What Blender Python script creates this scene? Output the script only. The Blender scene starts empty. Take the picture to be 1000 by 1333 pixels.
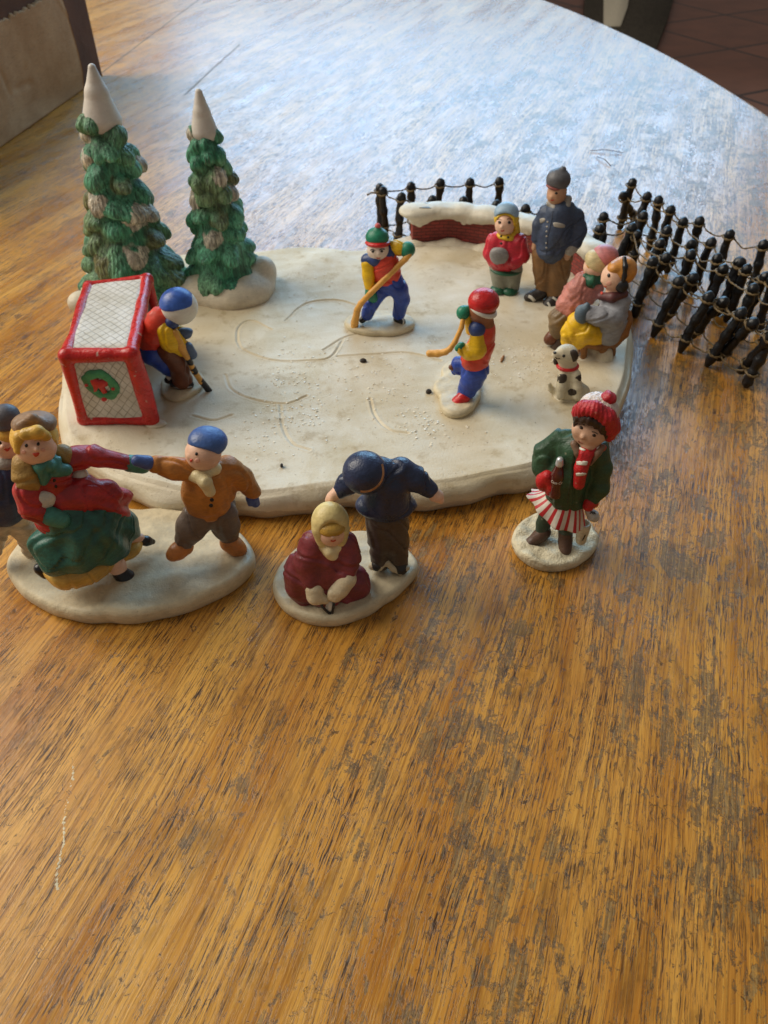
import bpy, math, random
import numpy as np
from mathutils import Vector
from mathutils.bvhtree import BVHTree

random.seed(7); RNG = np.random.default_rng(7)
S = 0.01                                   # everything below is written in centimetres
H, PITCH, FPX = 22.0, math.radians(43), 1000.0
CP, SP = math.cos(PITCH), math.sin(PITCH)
CAM = np.array([0, 0, H]); FWD = np.array([0, CP, -SP])
scene = bpy.context.scene
COL = scene.collection

# ------------------------------------------------------------------ camera geometry
def ray(x, y):
    cx, cy = (x-500)/FPX, (666.5-y)/FPX
    return np.array([cx, CP+cy*SP, -SP+cy*CP])
def gp(x, y, z=0.0):
    r = ray(x, y); return CAM + r*((z-H)/r[2])
def pix(v):
    v = np.asarray(v)-CAM; d = v@FWD
    return 500+FPX*v[..., 0]/d, 666.5-FPX*(v@np.array([0, SP, CP]))/d

# ------------------------------------------------------------------ materials
def lin(c):
    if isinstance(c, str):
        c = [int(c[i:i+2], 16)/255 for i in (0, 2, 4)]
    return [(v/12.92 if v <= .04045 else ((v+.055)/1.055)**2.4) for v in c]
class NT:
    def __init__(s, name):
        s.m = bpy.data.materials.new(name); s.m.use_nodes = True
        s.t = s.m.node_tree; s.N = s.t.nodes; s.b = s.N['Principled BSDF']
    def n(s, typ, **kw):
        n = s.N.new(typ)
        for k, v in kw.items(): setattr(n, k, v)
        return n
    def l(s, a, b): s.t.links.new(a, b)
    def set(s, sock, v):
        if hasattr(v, 'is_output'): s.l(v, sock)
        elif isinstance(v, (list, tuple)): sock.default_value = (list(v)+[1])[:len(sock.default_value)]
        else: sock.default_value = v
    def coords(s, scale=(100, 100, 100), rot=(0, 0, 0), loc=(0, 0, 0), which='Object'):
        tc = s.n('ShaderNodeTexCoord'); mp = s.n('ShaderNodeMapping')
        mp.inputs['Scale'].default_value = scale; mp.inputs['Rotation'].default_value = rot; mp.inputs['Location'].default_value = loc
        s.l(tc.outputs[which], mp.inputs['Vector']); return mp.outputs[0]
    def vscale(s, v, sc, loc=(0, 0, 0)):
        mp = s.n('ShaderNodeMapping'); mp.inputs['Scale'].default_value = sc; mp.inputs['Location'].default_value = loc
        s.l(v, mp.inputs['Vector']); return mp.outputs[0]
    def noise(s, v, scale, detail=3, rough=.55, dist=0):
        n = s.n('ShaderNodeTexNoise'); s.l(v, n.inputs['Vector'])
        n.inputs['Scale'].default_value = scale; n.inputs['Detail'].default_value = detail
        n.inputs['Roughness'].default_value = rough; n.inputs['Distortion'].default_value = dist
        return n.outputs['Fac']
    def ramp(s, f, lo, hi, a=0., b=1.):
        n = s.n('ShaderNodeMapRange'); n.clamp = True; n.interpolation_type = 'SMOOTHSTEP'
        s.set(n.inputs['Value'], f)
        for k, v in zip(('From Min', 'From Max', 'To Min', 'To Max'), (lo, hi, a, b)): s.set(n.inputs[k], v)
        return n.outputs[0]
    def math(s, op, a, b=0., c=0.):
        n = s.n('ShaderNodeMath', operation=op); s.set(n.inputs[0], a); s.set(n.inputs[1], b); s.set(n.inputs[2], c); return n.outputs[0]
    def mix(s, f, a, b, mode='MIX'):
        n = s.n('ShaderNodeMix', data_type='RGBA', blend_type=mode)
        s.set(n.inputs[0], f); s.set(n.inputs[6], a); s.set(n.inputs[7], b); return n.outputs[2]
    def bump(s, h, strength=.3, dist=.0005, prev=None):
        n = s.n('ShaderNodeBump'); n.inputs['Strength'].default_value = strength; n.inputs['Distance'].default_value = dist
        s.l(h, n.inputs['Height'])
        if prev is not None: s.l(prev, n.inputs['Normal'])
        return n.outputs[0]

MATS = {}
def paint(name, col, rough=.5, var=.22, dirt=.25, bump=.25, spec=.5, attr=False, wear=None):
    """hand-brushed bisque paint: brush streaks, thin and thick patches, dirt specks, small lumps"""
    if name in MATS: return MATS[name]
    t = NT(name); v = t.coords()
    c = lin(col) if not attr else None
    base = list(c) if c else t.n('ShaderNodeAttribute', attribute_name='Col').outputs['Color']
    n1 = t.noise(v, 1.3, 4, .6, .6); n2 = t.noise(t.vscale(v, (2.2, 2.2, 9)), 1.6, 3, .6)
    f1 = t.ramp(n1, .3, .7, 1-var, 1+var); f2 = t.ramp(n2, .3, .72, 1-var*.6, 1+var*.45)
    f = t.math('MULTIPLY', f1, f2)
    cc = t.n('ShaderNodeCombineColor'); [t.l(f, cc.inputs[i]) for i in range(3)]
    colr = t.mix(1.0, base, cc.outputs[0], 'MULTIPLY')
    d = t.ramp(t.noise(v, 7, 4, .7), .60, .74, 0, dirt)
    colr = t.mix(d, colr, [.10, .075, .045])
    if wear:
        w = t.ramp(t.noise(v, 2.4, 5, .7, .4), .63, .68, 0, .8); colr = t.mix(w, colr, lin(wear))
    ge = t.n('ShaderNodeNewGeometry'); ed = t.math('MULTIPLY', t.ramp(ge.outputs['Pointiness'], .56, .66, 0, .25), t.ramp(n2, .35, .6))
    colr = t.mix(ed, colr, lin('CDBFA6'))
    t.l(colr, t.b.inputs['Base Color'])
    t.set(t.b.inputs['Roughness'], t.ramp(n1, .3, .7, rough-.13, rough+.10))
    t.b.inputs['Specular IOR Level'].default_value = spec
    h = t.math('ADD', t.noise(v, 3.2, 3, .6), t.math('MULTIPLY', t.noise(v, 16, 2, .5), .35))
    t.l(t.bump(h, bump, .0012), t.b.inputs['Normal'])
    MATS[name] = t.m; return t.m

# ------------------------------------------------------------------ objects
BVH, WORLDV = {}, {}
def empty(name, loc_cm, label=None, cat=None, group=None):
    o = bpy.data.objects.new(name, None); COL.objects.link(o)
    o.location = [float(a)*S for a in loc_cm]; o.empty_display_size = .01
    tag(o, label, cat, group); return o
def tag(o, label=None, cat=None, group=None, kind=None):
    for k, v in (('label', label), ('category', cat), ('group', group), ('kind', kind)):
        if v: o[k] = v
def root_loc(p):
    l = np.zeros(3)
    while p is not None: l = l+np.array(p.location)/S; p = p.parent
    return l
def obj(name, verts, faces, mat, parent=None, smooth=True, label=None, cols=None, uvs=None, loc=None, fmat=None):
    """verts in world centimetres -> ONE mesh object, placed under its parent"""
    V = np.asarray(verts, float)
    me = bpy.data.meshes.new(name)
    origin = root_loc(parent) if parent is not None else (np.zeros(3) if loc is None else np.asarray(loc, float))
    me.from_pydata(((V-origin)*S).tolist(), [], [list(map(int, f)) for f in faces])
    for m in (mat if isinstance(mat, (list, tuple)) else [mat]): me.materials.append(m)
    if fmat is not None: me.polygons.foreach_set('material_index', np.asarray(fmat, np.int32))
    if smooth: me.polygons.foreach_set('use_smooth', np.ones(len(me.polygons), bool))
    if cols is not None:
        a = me.color_attributes.new('Col', 'FLOAT_COLOR', 'POINT')
        a.data.foreach_set('color', np.c_[cols, np.ones(len(cols))].astype(np.float32).ravel())
    if uvs is not None:
        uv = me.uv_layers.new(name='UVMap'); U = np.asarray(uvs, float)
        li = np.empty(len(me.loops), np.int32); me.loops.foreach_get('vertex_index', li)
        uv.data.foreach_set('uv', U[li].astype(np.float32).ravel())
    me.update()
    o = bpy.data.objects.new(name, me); COL.objects.link(o)
    if parent is not None: o.parent = parent
    else: o.location = origin*S
    if label: o['label'] = label
    BVH[o.name] = BVHTree.FromPolygons(V.tolist(), [list(map(int, f)) for f in faces])
    return o

class MB:
    """collects simple solids into one mesh"""
    def __init__(s): s.v, s.f, s.uv = [], [], []
    def add(s, V, F):
        o = len(s.v); s.v += [tuple(map(float, p)) for p in V]; s.f += [[i+o for i in f] for f in F]
    def box(s, o, a, b, c):
        o, a, b, c = map(np.asarray, (o, a, b, c))
        V = [o, o+a, o+a+b, o+b, o+c, o+a+c, o+a+b+c, o+b+c]
        s.add(V, [(3, 2, 1, 0), (4, 5, 6, 7), (0, 1, 5, 4), (1, 2, 6, 5), (2, 3, 7, 6), (3, 0, 4, 7)])
    def tube(s, pts, rad, seg=12, cap=True):
        P = np.asarray(pts, float); n = len(P); R = np.broadcast_to(rad, (n,)) if np.ndim(rad) <= 1 else rad
        T = np.gradient(P, axis=0); T /= np.linalg.norm(T, axis=1)[:, None]+1e-9
        ref = np.array([0, 0, 1.]) if abs(T[0][2]) < .9 else np.array([1., 0, 0])
        a = np.cross(T[0], ref); a /= np.linalg.norm(a); V = []
        ang = np.linspace(0, 2*math.pi, seg, endpoint=False)
        for i in range(n):
            a = a-T[i]*(a@T[i]); a /= np.linalg.norm(a)+1e-9; b = np.cross(T[i], a)
            V += list(P[i]+R[i]*(np.cos(ang)[:, None]*a+np.sin(ang)[:, None]*b))
        F = [(i*seg+j, i*seg+(j+1) % seg, (i+1)*seg+(j+1) % seg, (i+1)*seg+j) for i in range(n-1) for j in range(seg)]
        if cap: F += [tuple(range(seg))[::-1], tuple(range((n-1)*seg, n*seg))]
        s.add(V, F)
    def build(s, name, mat, parent=None, **k): return obj(name, s.v, s.f, mat, parent, **k)

def spline(pts, n):
    P = np.asarray(pts, float); m = len(P)
    if m == 2: return P[0]+(P[1]-P[0])*np.linspace(0, 1, n)[:, None]
    Q = np.vstack([2*P[0]-P[1], P, 2*P[-1]-P[-2]]); out = []
    for t in np.linspace(0, m-1-1e-6, n):
        i = int(t); u = t-i; a, b, c, d = Q[i:i+4]
        out.append(.5*(2*b+(c-a)*u+(2*a-5*b+4*c-d)*u*u+(3*b-a-3*c+d)*u**3))
    return np.array(out)

# ------------------------------------------------------------------ sculpting: distance fields meshed with surface nets
class P_:                                   # round cone
    def __init__(s, a, b, ra, rb): s.a, s.b, s.ra, s.rb = np.asarray(a, float), np.asarray(b, float), ra, rb
    def bb(s):
        return np.minimum(s.a-s.ra, s.b-s.rb), np.maximum(s.a+s.ra, s.b+s.rb)
    def d(s, X):
        ba = s.b-s.a; L = float(ba@ba)+1e-9
        pa = X-s.a; h = np.clip((pa@ba)/L, 0, 1)
        return np.sqrt(((pa-h[..., None]*ba)**2).sum(-1))-(s.ra+(s.rb-s.ra)*h)
    def shrink(s, e): return P_(s.a, s.b, max(s.ra-e, .05), max(s.rb-e, .05))
class E_:                                   # ellipsoid with axes in the rows of M
    def __init__(s, c, r, M=None, stripe=None): s.c, s.r, s.M, s.st = np.asarray(c, float), np.asarray(r, float), (np.eye(3) if M is None else np.asarray(M)), stripe
    def bb(s):
        e = np.sqrt(((s.M*s.r[:, None])**2).sum(0)); return s.c-e, s.c+e
    def d(s, X):
        q = (X-s.c)@s.M.T; k0 = np.sqrt(((q/s.r)**2).sum(-1)); k1 = np.sqrt(((q/s.r**2)**2).sum(-1))+1e-6
        d = k0*(k0-1)/k1
        if s.st: d = d+s.st[0]*(np.sin(q[..., 1]*s.st[1]/(0.6+np.clip(q[..., 0]/s.r[0], -.3, 1)*.4)+s.st[2]+1.4*np.sin(q[..., 0]*4+s.st[2]*2))+.7*np.sin(q[..., 0]*9+q[..., 1]*7+s.st[2]*3))
        return d
    def shrink(s, e): return E_(s.c, np.maximum(s.r-e, .08), s.M)

def sculpt(prims, vox=.05, k=.1, disp=0.0, dfreq=3.0, sub=(), seed=0, fold=None, crease=0.):
    lo = np.min([p.bb()[0] for p in prims], 0)-3*vox-disp; hi = np.max([p.bb()[1] for p in prims], 0)+3*vox+disp
    n = np.ceil((hi-lo)/vox).astype(int)+1
    while n.prod() > 9e6: vox *= 1.15; n = np.ceil((hi-lo)/vox).astype(int)+1
    ax = [(lo[i]+np.arange(n[i])*vox).astype(np.float32) for i in range(3)]
    D = np.full(n, 1.0, np.float32)
    def sl(p, m):
        a, b = p.bb(); i0 = np.clip(((a-m-lo)/vox).astype(int), 0, n-1); i1 = np.clip(((b+m-lo)/vox).astype(int)+2, 1, n)
        return tuple(slice(i0[i], i1[i]) for i in range(3))
    def grid(s): return np.stack(np.meshgrid(*[ax[i][s[i]] for i in range(3)], indexing='ij'), -1)
    for p in prims:
        s = sl(p, k+3*vox+.05); d = p.d(grid(s)).astype(np.float32); a = D[s]
        h = np.maximum(k-np.abs(a-d), 0)/k; D[s] = np.minimum(a, d)-h*h*k*.25
    for p in sub:
        s = sl(p, 3*vox); d = -p.d(grid(s)).astype(np.float32); a = D[s]
        kk = min(k, .08); h = np.maximum(kk-np.abs(a-d), 0)/kk; D[s] = np.maximum(a, d)+h*h*kk*.25
    if disp or fold:
        X = np.stack(np.meshgrid(*ax, indexing='ij'), -1); r = np.random.default_rng(seed+11)
        if disp:
            w = 0
            for j in range(6):
                q = r.normal(size=3); q *= dfreq*(.6+.9*j/5)/np.linalg.norm(q); w = w+np.sin(X@q.astype(np.float32)+r.uniform(0, 6.28))
            D = D+(disp/3)*w.astype(np.float32)
            if crease:
                w = 0
                for j in range(4):
                    q = r.normal(size=3)*np.array([1, 1, .55]); q *= 2.3*(.7+.5*j)/np.linalg.norm(q); w = w+np.sin(X@q.astype(np.float32)+r.uniform(0, 6.28))
                D = D+crease*np.exp(-(w/.22)**2).astype(np.float32)-crease*.6*np.exp(-((np.abs(w)-.6)/.3)**2).astype(np.float32)
        if fold: D = D+fold(X).astype(np.float32)
    # surface nets
    I = D < 0
    nx, ny, nz = n
    cs = [(a, b, c) for a in (0, 1) for b in (0, 1) for c in (0, 1)]
    cnt = sum(I[a:nx-1+a, b:ny-1+b, c:nz-1+c].astype(np.int8) for a, b, c in cs)
    cells = np.argwhere((cnt > 0) & (cnt < 8)); idx = np.full((nx-1, ny-1, nz-1), -1, np.int64)
    idx[tuple(cells.T)] = np.arange(len(cells))
    acc = np.zeros((len(cells), 3)); num = np.zeros(len(cells))
    for a in range(8):
        for b in range(a+1, 8):
            ca, cb = np.array(cs[a]), np.array(cs[b])
            if np.abs(ca-cb).sum() != 1: continue
            va = D[tuple((cells+ca).T)]; vb = D[tuple((cells+cb).T)]; m = (va < 0) != (vb < 0)
            t = va[m]/(va[m]-vb[m]); acc[m] += ca+(cb-ca)*t[:, None]; num[m] += 1
    V = lo+(cells+acc/num[:, None])*vox
    F = []
    for axn in range(3):
        e = [0, 0, 0]; e[axn] = 1; u, w = (axn+1) % 3, (axn+2) % 3
        A = I[:nx-e[0], :ny-e[1], :nz-e[2]]; B = I[e[0]:, e[1]:, e[2]:]
        q = np.argwhere(A != B); q = q[(q[:, u] > 0) & (q[:, w] > 0) & (q[:, u] < n[u]-1) & (q[:, w] < n[w]-1)]
        fl = A[tuple(q.T)]
        du = np.zeros(3, int); du[u] = 1; dw = np.zeros(3, int); dw[w] = 1
        quad = np.stack([idx[tuple((q-x).T)] for x in (0*du, du, du+dw, dw)], -1)
        quad[~fl] = quad[~fl][:, ::-1]; F.append(quad)
    return V, np.concatenate(F)

class Fig:
    """a figurine: every number is given in the pixels of one enlarged look at it (origin ox,oy, scale sc),
    with d = how far in front of the plane through its feet a point lies"""
    def __init__(s, crop, base, z0=0., root=None, vox=.05):
        s.ox, s.oy, s.sc = crop; s.P = gp(*s.px(*base), z0); s.z0 = z0; s.vox = vox
        n = CAM-s.P; n[2] = 0; s.n = n/np.linalg.norm(n); s.u = np.cross([0, 0, 1.], s.n); s.z = np.array([0, 0, 1.])
        s.k = ((s.P-CAM)@FWD)/FPX/s.sc; s.soft = []; s.root = root
    def px(s, x, y): return s.ox+x/s.sc, s.oy+y/s.sc
    def p(s, x, y, d=0.):
        r = ray(*s.px(x, y)); t = ((s.P-CAM)@s.n+d*s.k)/(r@s.n); return CAM+r*t
    def C(s, *pts):
        Q = [(s.p(*q[:3]), q[3]*s.k) for q in pts]
        return [P_(a[0], b[0], a[1], b[1]) for a, b in zip(Q, Q[1:])]
    def E(s, x, y, d, rx, rz, rd=None, tilt=0, pitch=0):
        a = math.radians(tilt); b = math.radians(pitch)
        u = s.u*math.cos(a)+s.z*math.sin(a); z = -s.u*math.sin(a)+s.z*math.cos(a)
        n2 = s.n*math.cos(b)+z*math.sin(b); z2 = -s.n*math.sin(b)+z*math.cos(b)
        return [E_(s.p(x, y, d), np.array([rx, rd or rx, rz])*s.k, np.array([u, n2, z2]))]
    def sh(s, name, mat, prims, parent, k=12, soft=True, disp=.018, vox=None, sub=(), label=None, fold=None, dfreq=3.):
        V, F = sculpt(prims, vox or s.vox, k*s.k, disp, dfreq, sub, seed=len(s.soft), fold=fold)
        o = obj(name, V, F, mat, parent, label=label)
        if soft: s.soft += [p.shrink(.1) for p in prims]
        return o
    def cast(s, target, x, y):
        r = Vector(ray(*s.px(x, y))); r.normalize(); h = BVH[target.name].ray_cast(Vector(CAM), r)
        if h[0] is None:
            r2 = s.p(x, y, 0); h = BVH[target.name].find_nearest(Vector(r2))
        return np.array(h[0]), np.array(h[1])
    def patch(s, name, mat, target, pts, parent, off=.012, puff=.02, label=None):
        """a painted mark: an outline laid on the surface of its target"""
        Q = np.array(pts, float)
        if len(Q) < 13: e = spline(np.vstack([Q[-2:], Q, Q[:3]]), 12*(len(Q)+4)+1); Q = e[24:-36:4]
        c = Q.mean(0); n = len(Q); V = []
        for f, o in ((1, 0.0), (.97, off), (.6, off+puff), (.25, off+puff*1.3)):
            for q in Q:
                h, nn = s.cast(target, *(c+(q-c)*f)); V.append(h+nn*o-(0 if o else .02)*nn)
        h, nn = s.cast(target, *c); V.append(h+nn*(off+puff*1.4))
        F = [(i*n+j, i*n+(j+1) % n, (i+1)*n+(j+1) % n, (i+1)*n+j) for i in range(3) for j in range(n)]
        F += [(3*n+j, 3*n+(j+1) % n, 4*n) for j in range(n)]
        return obj(name, V, F, mat, parent, label=label)
    def dot(s, name, mat, target, x, y, r, parent, asp=1., tilt=0., n=14, **k):
        a = np.linspace(0, 2*math.pi, n, endpoint=False); c, si = math.cos(math.radians(tilt)), math.sin(math.radians(tilt))
        X, Y = r*np.cos(a), r*asp*np.sin(a)
        return s.patch(name, mat, target, np.c_[x+X*c-Y*si, y+X*si+Y*c], parent, **k)
    def stroke(s, name, mat, target, pts, w, parent, **k):
        P = spline(np.array(pts, float), 9); T = np.gradient(P, axis=0); T /= np.linalg.norm(T, axis=1)[:, None]; N = np.c_[-T[:, 1], T[:, 0]]*w
        V, F = [], []
        for i in range(9):
            for sgn, o in ((-1, 0), (-.7, .014), (.7, .014), (1, 0)):
                h, nn = s.cast(target, *(P[i]+N[i]*sgn)); V.append(h+nn*(o-(0 if o else .015)))
        F = [(i*4+j, i*4+j+1, i*4+4+j+1, i*4+4+j) for i in range(8) for j in range(3)]
        return obj(name, V, F, mat, parent, **k)
    def body(s, prims, mat, parent, name='person', k=8, extra=(), vox=None, sub=()):
        V, F = sculpt(list(prims)+s.soft, vox or s.vox, k*s.k, .008, 4, sub)
        return obj(name, V, F, mat, parent)

def slab(name, mat, outline, z0, h, parent=None, nr=40, na=220, lip=.35, dome=0., wob=.03, bulge=.12, fn=None, loc=None, seed=0, smoothing=2):
    """a moulded base: rounded rim, slightly uneven top"""
    Q = np.array([q[:2] for q in outline], float); c = Q.mean(0)
    a = np.arctan2(Q[:, 1]-c[1], Q[:, 0]-c[0]); R = np.hypot(*(Q-c).T); o = np.argsort(a); a, R = a[o], R[o]
    A = np.linspace(-math.pi, math.pi, na, endpoint=False)
    Rr = np.interp(A, np.r_[a-2*math.pi, a, a+2*math.pi], np.r_[R, R, R])
    w = int(na*smoothing/100)+1; ker = np.hanning(2*w+3)[1:-1]; ker /= ker.sum()
    Rr = np.convolve(np.r_[Rr[-w:], Rr, Rr[:w]], ker, 'same')[w:-w]
    prof = []                                              # (inset from the rim, height factor)
    for t in np.linspace(0, 1, 10): prof.append((bulge*(1-math.sin(t*math.pi*.6)*1.0), t*.62))
    for t in np.linspace(.08, 1, 14): q = t*math.pi/2; prof.append((bulge*.05+lip*(1-math.cos(q)), .62+.38*math.sin(q)))
    V = []
    dirs = np.c_[np.cos(A), np.sin(A)]
    for ins, z in prof:
        V.append(np.c_[c+dirs*(Rr-ins)[:, None], np.full(na, z0+h*z)])
    ins0 = prof[-1][0]
    for f in np.linspace(1, 0.004, nr)[1:]:
        V.append(np.c_[c+dirs*((Rr-ins0)*f)[:, None], np.full(na, z0+h+dome*(1-f*f))])
    V = np.array(V); n = len(V); V = V.reshape(-1, 3)
    r = np.random.default_rng(seed+3); top = np.clip((V[:, 2]-z0)/h, 0, 1)
    for j in range(7):
        q = r.normal(size=3)*(.7+j*.35); V[:, 2] += top*wob*np.sin(V@q+r.uniform(0, 6))/2.2
        q = r.normal(size=2)*(.8+.4*j); V[:, :2] += (wob*.6*np.sin(V[:, :2]@q+r.uniform(0, 6))/2)[:, None]*0.7
    if fn is not None: V = fn(V, top)
    i = np.arange(n-1)[:, None]*na; j = np.arange(na)[None]; j2 = (j+1) % na
    F = np.stack([i+j, i+j2, i+na+j2, i+na+j], -1).reshape(-1, 4).tolist()
    F.append(list(range((n-1)*na, n*na))); F.append(list(range(na))[::-1])
    return obj(name, V, F, mat, parent, loc=loc)

# ------------------------------------------------------------------ paints
SKIN = paint('skin_paint', 'E2B79C', .5, .1, .12, .12)
PALE = paint('pale_face_paint', 'DDC9B8', .5, .1, .15, .12)
BROWNSKIN = paint('brown_skin_paint', '8A5230', .5, .12, .15, .15)
TANSKIN = paint('tan_skin_paint', 'BE9272', .55, .12, .15, .12)
BLACK = paint('black_gloss_paint', '16161B', .35, .2, .1, .15)
EYE = paint('eye_paint', '1C1614', .35, .05, 0, 0)
LIP = paint('lip_paint', 'C2402C', .45, .05, 0, 0)
CHEEK = paint('cheek_paint', 'D9A08A', .55, .05, 0, 0)
WHITE = paint('white_paint', 'DAD6C9', .5, .08, .25, .2)
RED = paint('red_gloss_paint', 'C42020', .38, .22, .15, .3)
JERSEY = paint('red_orange_jersey_paint', 'D2402A', .42, .16, .2, .25)
YELLOW = paint('yellow_paint', 'E2B414', .42, .14, .2, .25)
BLUE = paint('blue_trouser_paint', '2444A0', .42, .22, .15, .3)
NAVYB = paint('dark_blue_shoulder_paint', '2A3D70', .45, .2, .2, .25)
CAPBLUE = paint('bright_blue_cap_paint', '2F57A8', .4, .2, .15, .2)
GREEN = paint('green_glove_paint', '1C7A5C', .42, .2, .15, .25)
GLOVE = paint('steel_blue_glove_paint', '4B5F7E', .45, .2, .2, .3)
BROWN = paint('brown_pad_paint', '6A3A22', .45, .2, .2, .25)
STICK = paint('ochre_stick_paint', 'DBA14A', .45, .14, .2, .2)
SNOW = paint('painted_snow', 'D3C8B0', .6, .1, .35, .35)
BASE = paint('bisque_base_paint', 'CDBF9F', .6, .12, .4, .3)

RZ = 1.4                                                  # height of the skating surface

# ------------------------------------------------------------------ table
def wood():
    t = NT('worn_oak_top'); g = math.atan2(450, 1279)     # the grain runs away and to the right
    v0 = t.coords(rot=(0, 0, g))                          # y along the grain
    w = t.n('ShaderNodeTexNoise'); t.l(t.vscale(v0, (.15, .04, 1)), w.inputs['Vector']); w.inputs['Scale'].default_value = 1.; w.inputs['Detail'].default_value = 2
    wx = t.math('MULTIPLY', t.math('SUBTRACT', w.outputs['Fac'], .5), 1.6)
    w3 = t.noise(t.vscale(v0, (1.2, .5, 1)), 1, 2); wx = t.math('ADD', wx, t.math('MULTIPLY', t.math('SUBTRACT', w3, .5), .12))
    cb = t.n('ShaderNodeCombineXYZ'); t.l(wx, cb.inputs[0])
    va = t.n('ShaderNodeVectorMath', operation='ADD'); t.l(v0, va.inputs[0]); t.l(cb.outputs[0], va.inputs[1]); v = va.outputs[0]
    band = t.noise(t.vscale(v, (.5, .05, 1)), 1, 4, .6)                   # broad tone bands
    fine = t.noise(t.vscale(v, (8.5, .11, 1)), 1, 4, .68)                 # growth lines
    vf = t.noise(t.vscale(v, (19, .45, 1)), 1, 3, .65)
    blot = t.noise(t.vscale(v, (.9, .35, 1), (4, 4, 0)), 1, 5, .65, .5)
    col = t.mix(t.ramp(band, .3, .7), lin('AE6E1E'), lin('DCA348'))
    col = t.mix(t.ramp(fine, .44, .60, 0, .62), col, lin('8E5816'))
    col = t.mix(t.ramp(vf, .48, .68, 0, .5), col, lin('DBA648'))
    col = t.mix(t.ramp(blot, .50, .70, 0, .5), col, lin('64400F'))
    # open pores: thin dark dashes in bundles along the growth lines
    bundle = t.ramp(fine, .40, .55, .45, 1.)
    p1 = t.ramp(t.noise(t.vscale(v, (23, 1.15, 1), (3, 7, 0)), 1, 3, .62), .53, .575)
    p2 = t.ramp(t.noise(t.vscale(v, (12, 2.4, 1), (13, 2, 0)), 1, 4, .68), .585, .63)
    pm = t.ramp(t.noise(t.vscale(v, (.6, .22, 1), (5, 1, 0)), 1, 3, .6), .36, .56, .2, 1.)
    pores = t.math('MULTIPLY', t.math('MULTIPLY', t.math('MAXIMUM', p1, t.math('MULTIPLY', p2, .75)), pm), bundle)
    col = t.mix(t.math('MULTIPLY', pores, .95), col, lin('331C08'))
    # worn finish: grey bare wood with ragged edges, more of it to the right, least under the far light
    sx = t.n('ShaderNodeSeparateXYZ'); t.l(t.coords(), sx.inputs[0])
    right = t.math('ADD', t.ramp(t.math('ADD', sx.outputs[0], t.math('MULTIPLY', sx.outputs[1], -.12)), -7, 11, -.05, .055), t.ramp(sx.outputs[1], 30, 62, 0, -.10))
    right = t.math('ADD', right, t.ramp(t.noise(t.vscale(v, (.28, .13, 1), (7, 7, 0)), 1, 3, .6), .35, .65, -.062, .034))
    wr = t.noise(t.vscale(v, (1.15, .5, 1), (1.7, 4.2, 0)), 1, 9, .72, .5)
    wr2 = t.noise(t.vscale(v, (3.2, 1.5, 1), (9.7, 1.2, 0)), 1, 6, .72, .7)
    edge = t.math('ADD', t.math('MULTIPLY', t.math('SUBTRACT', fine, .5), .2), t.math('MULTIPLY', t.math('SUBTRACT', vf, .5), .12))
    wsum = t.math('ADD', t.math('ADD', wr, right), edge)
    worn = t.ramp(wsum, .598, .618)
    psum = t.math('ADD', t.math('ADD', wr2, edge), t.math('MULTIPLY', right, 1.0))
    patches = t.ramp(psum, .640, .660)
    grey = t.mix(t.ramp(vf, .38, .62), lin('5E4726'), lin('987C4C'))
    grey = t.mix(t.ramp(wr2, .42, .62, 0, .7), grey, lin('6A5230'))
    wmask = t.math('MULTIPLY', t.math('MAXIMUM', worn, t.math('MULTIPLY', patches, .95)), t.ramp(t.noise(v, 7, 4, .75), .36, .50, .18, .82))
    col = t.mix(wmask, col, grey)
    # dark dirt ground into the dings and the crackled edges of the finish
    dk = t.ramp(t.noise(t.vscale(v, (4.2, 2.3, 1), (21, 3, 0)), 1, 7, .76, 1.), .575, .62)
    dm = t.ramp(t.noise(t.vscale(v, (.8, .5, 1), (2, 9, 0)), 1, 4, .65), .40, .58, .12, 1.)
    rim = t.math('MAXIMUM', t.math('MULTIPLY', t.ramp(wsum, .579, .597), t.ramp(wsum, .603, .622, 1, 0)), t.math('MULTIPLY', t.ramp(psum, .618, .637), t.ramp(psum, .648, .667, 1, 0)))
    dark = t.math('MAXIMUM', t.math('MULTIPLY', dk, dm), t.math('MULTIPLY', rim, t.ramp(t.noise(v, 3.5, 3, .7), .42, .58, 0, .9)))
    col = t.mix(t.math('MULTIPLY', dark, .82), col, lin('34230F'))
    # hairline scratches
    vo = t.n('ShaderNodeTexVoronoi', feature='DISTANCE_TO_EDGE'); nz = t.n('ShaderNodeTexNoise'); t.l(v0, nz.inputs['Vector']); nz.inputs['Scale'].default_value = .5; nz.inputs['Detail'].default_value = 5
    vm = t.n('ShaderNodeMix', data_type='VECTOR'); vm.inputs[0].default_value = .75; t.l(v0, vm.inputs[4])
    vs = t.n('ShaderNodeVectorMath', operation='SCALE'); t.l(nz.outputs['Color'], vs.inputs[0]); vs.inputs[3].default_value = 14; t.l(vs.outputs[0], vm.inputs[5])
    t.l(vm.outputs[1], vo.inputs['Vector']); vo.inputs['Scale'].default_value = .35
    scr = t.math('MULTIPLY', t.ramp(vo.outputs['Distance'], .003, .012, 1, 0), t.ramp(t.noise(v0, .45, 5, .7), .55, .62))
    col = t.mix(t.math('MULTIPLY', scr, .7), col, lin('3A2A16'))
    t.l(col, t.b.inputs['Base Color'])
    rough = t.math('ADD', t.ramp(band, .3, .7, .25, .33), t.math('ADD', t.math('MULTIPLY', wmask, .07), t.math('MULTIPLY', pores, .08)))
    t.l(rough, t.b.inputs['Roughness'])
    t.b.inputs['Specular IOR Level'].default_value = .6
    hgt = t.math('SUBTRACT', t.math('ADD', t.math('MULTIPLY', vf, .22), t.math('MULTIPLY', fine, .25)), t.math('ADD', t.math('MULTIPLY', pores, .5), t.math('ADD', t.math('MULTIPLY', wmask, .2), t.math('MULTIPLY', dark, .25))))
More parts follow.
